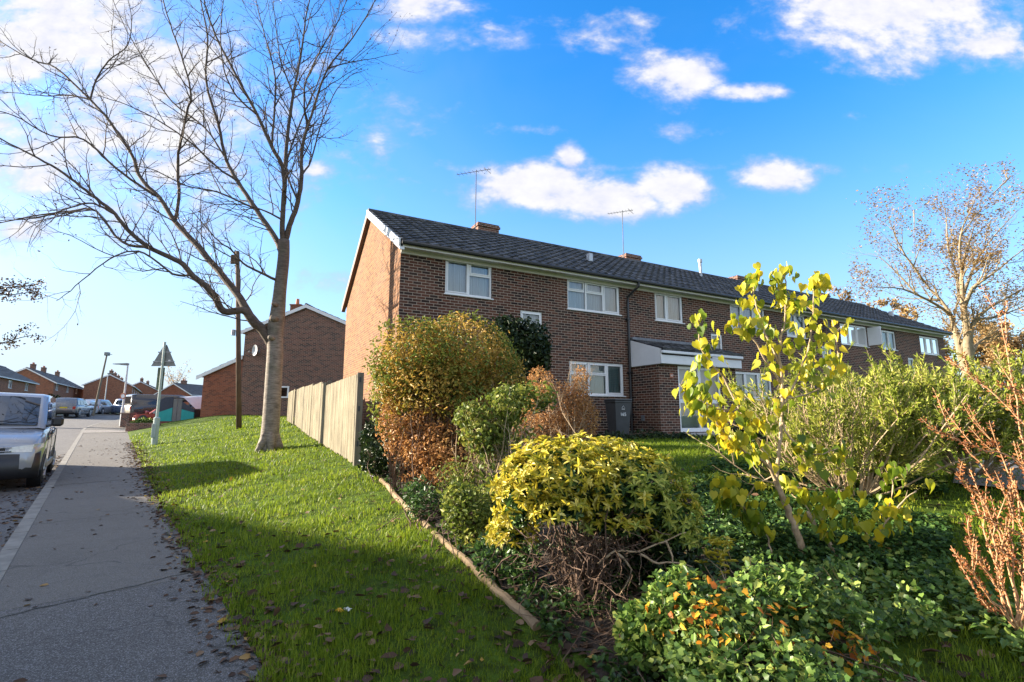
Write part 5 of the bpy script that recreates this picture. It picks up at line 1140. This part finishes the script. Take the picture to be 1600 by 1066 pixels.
shrub('dark_evergreen', 'dark glossy evergreen bush behind the golden shrub under the small window', gbase(.0, 9.9), [B(822, 545, 10, .52, .5, .62), B(792, 530, 10, .45, .5, .45), B(835, 560, 10, .34, .4, .5), B(815, 600, 10, .5, .5, .8)], 7500, .085, .045, 'leaf_dark', ns=10, seed=5)
bl_ = gbase(-.15, 5.9)
sg = shrub('lilac_shrub', 'yellow-green leafy shrub between the golden shrub and the rusty one', bl_, [B(790, 635, 6, .30, .3, .27), B(755, 680, 5.9, .28, .3, .27), B(800, 660, 6.1, .34, .3, .34), B(765, 725, 5.8, .26, .3, .27), B(835, 620, 6.3, .30, .3, .2), B(790, 775, 5.4, .25, .25, .2), B(735, 650, 6, .2, .25, .2)], 3600, .062, .036, 'leaf_olive', ns=46, sr=.007, smat='twig_pale', seed=6, shell=.3, cl=6, thr=.46)
br_ = gbase(.95, 9.3)
bs = shrub('rusty_shrub', 'dry rusty-brown twiggy shrub in front of the ground-floor window', br_, [B(868, 640, 9.2, .64, .45, .56), B(903, 655, 9.2, .40, .4, .52), B(845, 605, 9.2, .32, .35, .40), B(908, 610, 9.2, .18, .3, .50), B(850, 680, 9.0, .62, .4, .42)], 8000, .046, .018, 'leaf_rust', ns=130, sr=.007, smat='twig_pale', spread=.4, seed=7, thr=.38)
tg = [P(890+40*random.random(), 560+30*random.random(), 9.2) for _ in range(26)]; stems(bs, br_, br_, tg, .006, 'twig_pale', .25, 4, TW, 'bare_twigs')
shrub('tangled_shrub', 'thin tangled shrub of rusty stems and sparse olive leaves beside the timber edging', gbase(-.6, 5.9), [B(715, 760, 6.0, .34, .3, .32), B(760, 800, 5.5, .36, .3, .26), B(800, 830, 4.9, .3, .3, .22)], 1900, .046, .022, 'leaf_olive', ns=70, sr=.005, smat='twig_brown', spread=.35, seed=33, shell=.2, thr=.45, cl=5)
# mexican-orange-like bush with yellow whorls
bc = gbase(.50, 3.55)
ch = thing('yellow_bush', 'low domed bush of bright yellow leaf whorls in the middle of the bed', 'shrub', bc)
CB = [B(880, 745, 3.55, .42, .42, .27), B(975, 765, 3.6, .42, .45, .28), B(830, 765, 3.5, .26, .35, .25), B(1030, 800, 3.6, .26, .35, .22), B(925, 745, 3.9, .5, .4, .30), B(815, 795, 3.4, .18, .25, .16), B(875, 800, 3.3, .2, .22, .14), B(800, 835, 3.5, .16, .2, .14), B(960, 822, 3.4, .22, .2, .10), B(1055, 838, 3.5, .16, .2, .12)]
p, q = cloudpts(2500, CB, .80, 8, 5, .25); k = q[:, 2] > -.25; p, q = p[k], q[k]; lit = (lump(p, 5, 3)+(.74-.62*(p[:, 0]-.1))*.9+q[:, 2]*.3) > .78  # sunlight put into leaf colour: yellow towards the sun and top, greener elsewhere
a = clusters(p[lit], q[lit], 6, .056, .018); leaves('lit_yellow_leaves', *a, 'oval', 'leaf_yellow', ch, bc)
a = clusters(p[~lit], q[~lit], 6, .055, .018); leaves('shaded_green_leaves', *a, 'oval', 'leaf_shaded_yellowgreen', ch, bc)
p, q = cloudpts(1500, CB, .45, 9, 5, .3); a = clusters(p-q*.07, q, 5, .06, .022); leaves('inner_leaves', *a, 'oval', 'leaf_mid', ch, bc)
tg = p[R.integers(0, len(p), 46)]; stems(ch, bc, bc+np.array((0, .05, 0)), tg, .010, 'twig_brown', .10, 5, [dict(per_m=6, len=.22, r=.004, fwd=.6, out=.8, up=0, wob=.25, seg=3, n=3, **{'from': .1})], 'stems')
mb = MB()
for px, py, h, r_ in ((905, 955, .42, .020), (922, 948, .38, .015), (896, 950, .30, .011)):
    b = hit(px, py); mb.tube(smoothline([b-[0, 0, .05], b+[.01, 0, h*.3], b+[-.01, .02, h*.65], b+[.02, .03, h]], 3, .006), [r_*1.25]*3+[r_]*4+[r_*.8]*3, 9)
mb.build('old_stumps', 'twig_brown', ch, bc, False, False)
tw = thing('dead_twig_tangle', 'tangle of dead brown twigs caught under the yellow bush', 'dead twigs', hit(915, 945)); o_ = hit(915, 945); mb = MB()
for k in range(330):
    c = P(905+R.normal()*46, 835+abs(R.normal())*42, 3.32+R.normal()*.14); c[2] = max(c[2], G(c[0], c[1])+.02); d = rdir(1)[0]*np.array((1, .8, .8)); grow(mb, c, d, .10+.14*random.random(), .0032, 4, -.15, .35, 3, .0012)
for k in range(260):
    c = hit(1000+R.normal()*70, 960+R.normal()*35); c = c+np.array((0, 0, .02+.06*random.random())); d = rdir(1)[0]*np.array((1, .8, .25)); grow(mb, c, d, .15+.25*random.random(), .003, 4, -.1, .2, 3, .001)
mb.build('twigs', 'twig_brown', tw, o_, False, False)
bt = thing('bare_branch', 'pale bare forked branch reaching right from under the yellow bush', 'branch', P(935, 880, 3.3)); o_ = P(935, 880, 3.3); mb = MB()
for pth in ([(935,882),(960,862),(1000,862),(1040,845),(1072,832)], [(1000,866),(1030,880),(1060,880),(1082,886)], [(965,865),(985,890),(968,930)], [(1040,845),(1050,870),(1052,900)]):
    mb.tube(smoothline([P(a, b, 3.28) for a, b in pth], 3, .004), list(np.linspace(.009, .003, (len(pth)-1)*3+1)), 6)
mb.build('branch', 'twig_pale', bt, o_, True, False)
shrub('small_golden_shrub', 'small shrub with yellow and orange leaves beside the timber edging', gbase(-.45, 4.75), [B(735, 800, 4.8, .26, .25, .22), B(750, 840, 4.7, .24, .2, .22), B(715, 780, 4.9, .16, .2, .16)], 1700, .05, .028, 'leaf_olive', ns=14, sr=.007, seed=10, thr=.4)
shrub('dark_low_shrub', 'low dark-leaved plant at the foot of the tall golden shrub near the fence', gbase(-1.9, 8.4), [B(600, 715, 8.3, .38, .3, .32), B(590, 690, 8.6, .3, .3, .4), B(640, 735, 7.9, .25, .3, .2)], 1700, .075, .04, 'leaf_dark', ns=12, seed=11)
shrub('dark_low_shrub', 'low dark-leaved plant growing over the middle of the timber edging', gbase(-.9, 5.6), [B(672, 790, 5.6, .24, .2, .2), B(655, 770, 5.9, .18, .2, .18)], 700, .05, .028, 'leaf_mid', ns=8, seed=12)
shrub('dark_low_shrub', 'low dark-leaved plant in shade left of the dead twig tangle', gbase(.0, 4.0), [B(790, 870, 4.0, .25, .2, .22), B(830, 885, 3.8, .2, .2, .22)], 900, .048, .026, 'leaf_mid', ns=10, seed=13)
shrub('dark_low_shrub', 'deep green plant in the shade under the right half of the yellow bush', gbase(.95, 3.6), [B(1000, 890, 3.7, .34, .3, .22), B(960, 850, 3.8, .35, .3, .25), B(1040, 870, 3.6, .22, .25, .2)], 1500, .06, .03, 'leaf_dark', ns=12, seed=14)
p = np.array([P(1118, 858, 3.3), P(1132, 870, 3.25), P(1100, 872, 3.3), P(1138, 850, 3.3), P(1110, 845, 3.35), P(1125, 885, 3.25)]); o_ = gbase(p[0][0], p[0][1]); ys_ = thing('yellow_seedling', 'small sprig of yellow leaf whorls in front of the leafy sapling', 'plant', o_)
a = clusters(np.repeat(p, 3, 0)+R.normal(size=(18, 3))*.02, np.tile(ZV, (18, 1)), 6, .055, .017); leaves('leaves', *a, 'oval', 'leaf_yellow', ys_, o_); stems(ys_, o_, o_, p, .005, 'twig_pale', .03)
# low evergreen along the house wall
for nm, lb, bb in (('wall_shrub', 'low dark evergreen along the wall beneath the downpipe', [B(960, 690, 12.5, .6, .5, .25), B(1010, 690, 12.8, .7, .5, .28), B(985, 700, 12, .6, .4, .2)]), ('wall_shrub', 'low dark evergreen in front of the glazed porch door', [B(1065, 694, 12.8, .6, .4, .26), B(1110, 698, 12.5, .6, .4, .22)])):
    c = bb[0][0]; shrub(nm, lb, gbase(c[0], c[1]), bb, 2600, .08, .045, 'leaf_dark', ns=8, seed=15)
shrub('rounded_dark_shrub', 'dark shrub on the lawn behind the lower leaves of the sapling', gbase(4.6, 11.0), [B(1190, 690, 11, .9, .6, .5), B(1255, 690, 11, .9, .6, .5)], 4200, .09, .05, 'leaf_dark', ns=8, seed=16)
# ---- sapling with hanging heart-shaped leaves
SD = hit(1259, 878)[1]; sb0 = hit(1259, 878)
sp = thing('yellowing_sapling', 'slender multi-stemmed sapling with hanging heart-shaped yellow and green leaves', 'sapling', sb0)
SL = [([(1262,890),(1248,842),(1231,794),(1220,770),(1212,752)], 0, .026, .020), ([(1216,760),(1196,725),(1165,706),(1135,680),(1112,650),(1085,610)], -.25, .013, .004), ([(1214,756),(1200,720),(1179,681),(1156,640),(1128,588),(1095,545),(1092,500)], .15, .013, .004),
      ([(1212,754),(1217,700),(1222,625),(1218,555),(1226,500),(1228,450),(1222,420)], 0, .016, .003), ([(1222,640),(1245,590),(1262,545),(1270,490),(1272,430)], .2, .010, .003), ([(1220,600),(1195,560),(1170,520),(1150,500)], -.2, .009, .003),
      ([(1218,570),(1195,520),(1180,470),(1178,440)], .1, .008, .003), ([(1316,885),(1295,850),(1273,822),(1262,800)], 0, .017, .012), ([(1280,830),(1288,795),(1300,770),(1325,765)], -.1, .008, .003), ([(1275,822),(1262,795),(1235,770)], .2, .007, .003),
      ([(1355,885),(1362,850),(1386,813),(1410,785),(1432,768)], -.1, .009, .003), ([(1386,813),(1395,770),(1400,735)], .1, .006, .003), ([(1362,850),(1345,820),(1325,800)], 0, .006, .002),
      ([(1205,865),(1198,835),(1179,813),(1147,775),(1125,760)], .1, .007, .003), ([(1156,640),(1130,640),(1090,625),(1062,600)], -.2, .007, .003), ([(1222,660),(1240,690),(1275,710),(1310,700)], -.2, .007, .003), ([(1219,620),(1250,620),(1290,600),(1310,560),(1300,500)], .2, .008, .003), ([(1212,740),(1180,760),(1150,790),(1120,745)], .2, .006, .003)]
mb = MB(); att = []; 
for pth, dr, ra_, rb_ in SL:
    n_ = len(pth); pts = smoothline([P(a, b, SD+dr*i/(n_-1)) for i, (a, b) in enumerate(pth)], 4, .004); mb.tube(pts, list(np.linspace(ra_, rb_, len(pts))), 8); 
    if ra_ < .0165:
        for i in range(len(pts)//4, len(pts)): att.append(pts[i])
    tips = []; branch_out(mb, pts, list(np.linspace(ra_, rb_, len(pts))), 0, [dict(per_m=7 if ra_ < .018 else 1, len=.17, r=.0028, fwd=.7, out=.7, up=.1, wob=.2, seg=3, n=4, **{'from': .25})], tips); att += tips*(2 if ra_ < .0165 else 1)
mb.build('stems', 'twig_pale', sp, sb0, True, False)
att = np.array(att); n_ = 1250; C = att[R.integers(0, len(att), n_)]+R.normal(size=(n_, 3))*np.array((.035, .05, .03)); keep = lump(C, 6, 2)+rnd(n_)*.3-.28*(C[:, 2] < 1.25)*(C[:, 0] > 1.9) > .40; C = C[keep]; n_ = len(C)
d = unit(np.stack((R.normal(size=n_)*.38, R.normal(size=n_)*.38, -np.ones(n_)), 1)); nn = unit(np.stack((R.normal(size=n_), -.3+R.normal(size=n_), .3*R.normal(size=n_)), 1))
sz = .046+.040*rnd(n_); leaves('foliage', C, d, nn, sz, sz*.88, 'heart', 'leaf_heart', sp, sb0)
# ---- feathery green shrub to the right
def feathery(x0, y0, lbl, nst, sc1):
    fb = gbase(x0, y0)
    fs = thing('feathery_shrub', lbl, 'shrub', fb); mb = MB(); C = []; D_ = []
    for k in range(nst):
        an = rnd(1, 0, 6.28)[0]; st_ = fb+np.array((math.cos(an)*.12, math.sin(an)*.12, 0)); el_ = rnd(1, .25, 1.25)[0]; d0 = np.array((math.cos(an)*math.cos(el_), math.sin(an)*math.cos(el_)*.7, math.sin(el_)))
        q, s = grow(mb, st_, d0, (1.12+.30*rnd(1)[0]-.20*el_)*sc1, .010, 8, .25, .10, 5, .004)
        for m_ in range(15):
            i = 2+int(rnd(1)[0]*6.9); i = min(i, len(q)-1); tg = unit(q[i]-q[i-1]); dd = unit(tg*.7+side(tg)*.7+ZV*.35); q2, s2 = grow(mb, q[i], dd, .20+.22*rnd(1)[0], .0032, 4, .2, .15, 3, .0015)
            for jj in range(len(q2)-1):
                for e in range(16):
                    f_ = rnd(1)[0]; C.append(q2[jj]*(1-f_)+q2[jj+1]*f_); D_.append(unit(unit(q2[jj+1]-q2[jj])*.8+R.normal(size=3)*.45))
    mb.build('stems', 'twig_pale', fs, fb, False, False); C = np.array(C); D_ = np.array(D_); k = (lump(C, 2.2, 7)+rnd(len(C), -.25, .25) > .36); C, D_ = C[k], D_[k]; n_ = len(C)
    leaves('foliage', C, D_, rdir(n_), \
        .040+.035*rnd(n_), .010+.006*rnd(n_), 'thin', 'leaf_conifer', fs, fb)
feathery(3.25, 4.95, 'broad feathery green shrub with tan twigs right of the sapling', 60, 1.02)
feathery(4.75, 5.35, 'feathery green shrub further right, partly behind the bare red-budded stems', 46, .90)
feathery(6.9, 8.6, 'darker feathery bush farther back, left of the dark car', 40, 1.02)
# ---- bare shrub with red buds at the right edge
rb0 = gbase(2.55, 2.62); rs_ = thing('red_budded_shrub', 'bare orange-stemmed shrub with rows of red-brown buds at the right edge', 'shrub', rb0); mb = MB(); bud = []; bd = []
RD = rb0[1]
RP = [[(1590,985),(1560,900),(1530,800),(1512,760)], [(1592,985),(1575,880),(1540,790),(1505,750),(1500,742)], [(1588,985),(1545,930),(1520,895),(1500,872)], [(1592,985),(1600,880),(1590,780),(1560,700),(1545,690)], [(1590,985),(1565,930),(1535,880),(1515,840),(1513,805)],
      [(1595,985),(1610,850),(1600,700),(1575,560),(1572,470)], [(1600,985),(1630,850),(1620,700),(1580,640),(1500,575),(1480,560)], [(1600,985),(1600,800),(1560,760),(1500,690),(1470,680)], [(1590,985),(1570,950),(1560,880),(1550,810)], [(1593,985),(1585,900),(1580,830),(1577,760)],
      [(1600,985),(1615,900),(1600,840),(1560,820),(1525,800)], [(1590,985),(1600,930),(1590,880),(1540,850)], [(1598,985),(1640,850),(1650,700),(1600,620),(1560,600)], [(1600,985),(1640,900),(1610,740),(1530,700),(1505,690)], [(1590,985),(1575,960),(1545,950),(1528,930)], [(1605,985),(1650,800),(1640,600),(1600,480)]]
for pth in RP:
    dr = rnd(1, -.35, .35)[0]; n_ = len(pth); pts = smoothline([P(a, b, RD+dr*i/(n_-1)) for i, (a, b) in enumerate(pth)], 6, .004); mb.tube(pts, list(np.linspace(.0058, .0022, len(pts))), 6, cap=False); lines = [(pts, 6)]
    tips = []
    for m_ in range(3):
        i = 6+int(rnd(1)[0]*(len(pts)-8)); tg = unit(pts[i+1]-pts[i]); q, s = grow(mb, pts[i], unit(tg*.5+side(tg)*.5+ZV*.7), .12+.16*rnd(1)[0], .003, 5, .3, .08, 4, .0018); lines.append((q, 1))
    for q, s0 in lines:
        for i in range(s0, len(q)-1):
            tg = unit(q[i+1]-q[i])
            for f_ in (0., .5):
                c = q[i]*(1-f_)+q[i+1]*f_; sd1 = side(tg)
                for sg_ in (-1, 1): bud.append(c+sd1*sg_*.004); bd.append(unit(tg*.7+sd1*sg_*.75))
mb.build('stems', 'twig_red', rs_, rb0, True, False); bud = np.array(bud); bd = np.array(bd); n_ = len(bud)
nn = rdir(n_); leaves('buds', bud, bd, nn, .011+.008*rnd(n_), .006+.003*rnd(n_), 'oval', 'red_bud', rs_, rb0); leaves('buds', bud, bd, np.cross(bd, nn), .014+.008*rnd(n_), .007+.003*rnd(n_), 'oval', 'red_bud', rs_, rb0)
C = np.array([P(1540+R.normal()*25, 800+R.normal()*50, RD+R.normal()*.1) for _ in range(22)]); n_ = len(C); leaves('last_leaves', C, rdir(n_), rdir(n_), .03+.02*rnd(n_), .018+0*rnd(n_), 'oval', 'leaf_olive', rs_, rb0)
# ---- lobed-leaf shrub in the foreground and ivy carpet
lb0 = gbase(1.25, 2.55)
ls = shrub('lobed_leaf_shrub', 'sprawling green shrub with small lobed leaves filling the bottom right', lb0, [B(1120, 985, 2.5, .30, .3, .20), B(1215, 950, 2.65, .22, .3, .24), B(1290, 975, 2.6, .26, .35, .16), B(1360, 925, 2.9, .30, .35, .19), B(1180, 1050, 2.2, .40, .3, .16), B(1060, 950, 2.6, .17, .22, .20), B(1300, 1045, 2.3, .35, .3, .13), B(1010, 990, 2.6, .16, .2, .15), B(1400, 960, 2.8, .22, .25, .12)], 11500, .031, .029, 'leaf_lobed', 'lobed', ns=70, sr=.005, smat='twig_brown', spread=.35, seed=20, shell=.35, up=.8, cl=6, thr=.47)
p, q = cloudpts(300, [B(1080, 960, 2.5, .24, .2, .16), B(1150, 985, 2.35, .24, .2, .14), B(1230, 985, 2.5, .20, .2, .12), B(1290, 1010, 2.4, .15, .2, .1)], .6, 21, 9, .52); d, nn = orient(len(p), q, .7, .6); leaves('orange_leaves', p+[0, -.04, .03], d, nn, .031*(.6+.7*rnd(len(p))), .029*(.6+.7*rnd(len(p))), 'lobed', 'leaf_orange', ls, lb0)
IV = [hit(*q)[:2] for q in ((1085, 720), (1180, 735), (1330, 735), (1480, 760), (1490, 860), (1470, 960), (1420, 900), (1150, 880), (1080, 850))]
x, y, r = polar(110000, 2.2, 12, 10, 50); k = inpoly(x, y, IV) & (lump(np.stack((x, y, x*0), 1), 2.5, 4) > .36); x, y = x[k], y[k]; n_ = len(x)
C = np.stack((x, y, gz(x, y)+.02+.09*rnd(n_)*lump(np.stack((x, y, x*0), 1), 4, 6)*1.6), 1); nn = unit(ZV+R.normal(size=(n_, 3))*.5); d = unit(np.cross(nn, rdir(n_)))
o = leaves('ground_cover', C, d, nn, .022+.022*rnd(n_), .02+.018*rnd(n_), 'lobed', 'leaf_ivy'); tag(o, 'dark green leafy ground cover spreading below the sapling', 'ground cover', kind='stuff')
x, y, r = polar(26000, 1.9, 9, -18, 30); k = inpoly(x, y, BED) & (lump(np.stack((x, y, x*0), 1), 3.5, 14)+rnd(26000)*.25 > .66); x, y = x[k], y[k]; n_ = len(x)
C = np.stack((x, y, gz(x, y)+.02+.07*rnd(n_)), 1); nn = unit(ZV+R.normal(size=(n_, 3))*.6); d = unit(np.cross(nn, rdir(n_)))
o = leaves('bed_weeds', C, d, nn, .03+.03*rnd(n_), .018+.02*rnd(n_), 'oval', 'leaf_mid'); tag(o, 'small green weeds and ivy over the soil of the flower bed', 'weeds', kind='stuff')
x = rnd(9000, 1.0, 4.2); y = rnd(9000, 1.9, 3.6); u_, v_ = uv(x, y); k = (~inpoly(x, y, BED)) & (lump(np.stack((x, y, x*0), 1), 4, 24) > .5) & (x > .9); x, y = x[k], y[k]; n_ = len(x)
C = np.stack((x, y, gz(x, y)+.02+.05*rnd(n_)), 1); nn = unit(ZV+R.normal(size=(n_, 3))*.6); d = unit(np.cross(nn, rdir(n_)))
o = leaves('lawn_weeds', C, d, nn, .03+.035*rnd(n_), .02+.02*rnd(n_), 'lobed', 'leaf_lobed'); tag(o, 'broad-leaved weeds in the grass at the bottom right', 'weeds', kind='stuff')
# hedge strip beside the pillar, and scraps of litter
c = gp(215, 662, 31.5); shrub('clipped_hedge', 'low bright green hedge behind the low wall, between the brick pillar and the red car', c, [((c[0], c[1]+.5, c[2]+.22), (.8, .6, .30)), ((c[0]+.7, c[1]+.6, c[2]+.15), (.6, .5, .2))], 1600, .12, .07, 'leaf_lobed', ns=5, seed=30)
c = gp(78, 640, 58); shrub('clipped_hedge', 'dark hedge across the road left of the grey estate car', c, [((c[0], c[1], c[2]+.9), (1.8, 1.2, 1.3)), ((c[0]-3, c[1]-1, c[2]+.7), (2.4, 1.2, .9))], 2500, .2, .14, 'leaf_dark', ns=5, seed=31)
def scrap(lbl, px, py, mat, s, cat):
    c = hit(px, py); V = []
    for i in range(5):
        for j in range(4): V.append((s*(i/4-.5)+.004*R.normal(), s*.7*(j/3-.5)+.004*R.normal(), .03+.012*math.sin(i*2.+j)))
    F = [(i*4+j, (i+1)*4+j, (i+1)*4+j+1, i*4+j+1) for i in range(4) for j in range(3)]
    o = mesh_np(cat.replace(' ', '_'), V, F, mat, fix=False); o.location = tuple(map(float, c)); o.rotation_euler = (.3, .2, 1.1); tag(o, lbl, cat)
plain('scrap_blue', (.03, .08, .35), .4, .3, 30, bmp=0); plain('scrap_yellow', (.65, .36, .02), .5, .2, 30, bmp=0)
scrap('crumpled blue wrapper on the ground behind the sapling stems', 1264, 850, 'scrap_blue', .10, 'wrapper'); scrap('scrap of white paper on the shaded grass', 540, 960, 'upvc', .045, 'paper scrap'); scrap('bright orange scrap beside the white paper on the grass', 527, 961, 'scrap_yellow', .05, 'paper scrap')
sc.cycles.max_bounces = 5; sc.cycles.diffuse_bounces = 2; sc.cycles.glossy_bounces = 3; sc.cycles.transmission_bounces = 4; sc.cycles.transparent_max_bounces = 8
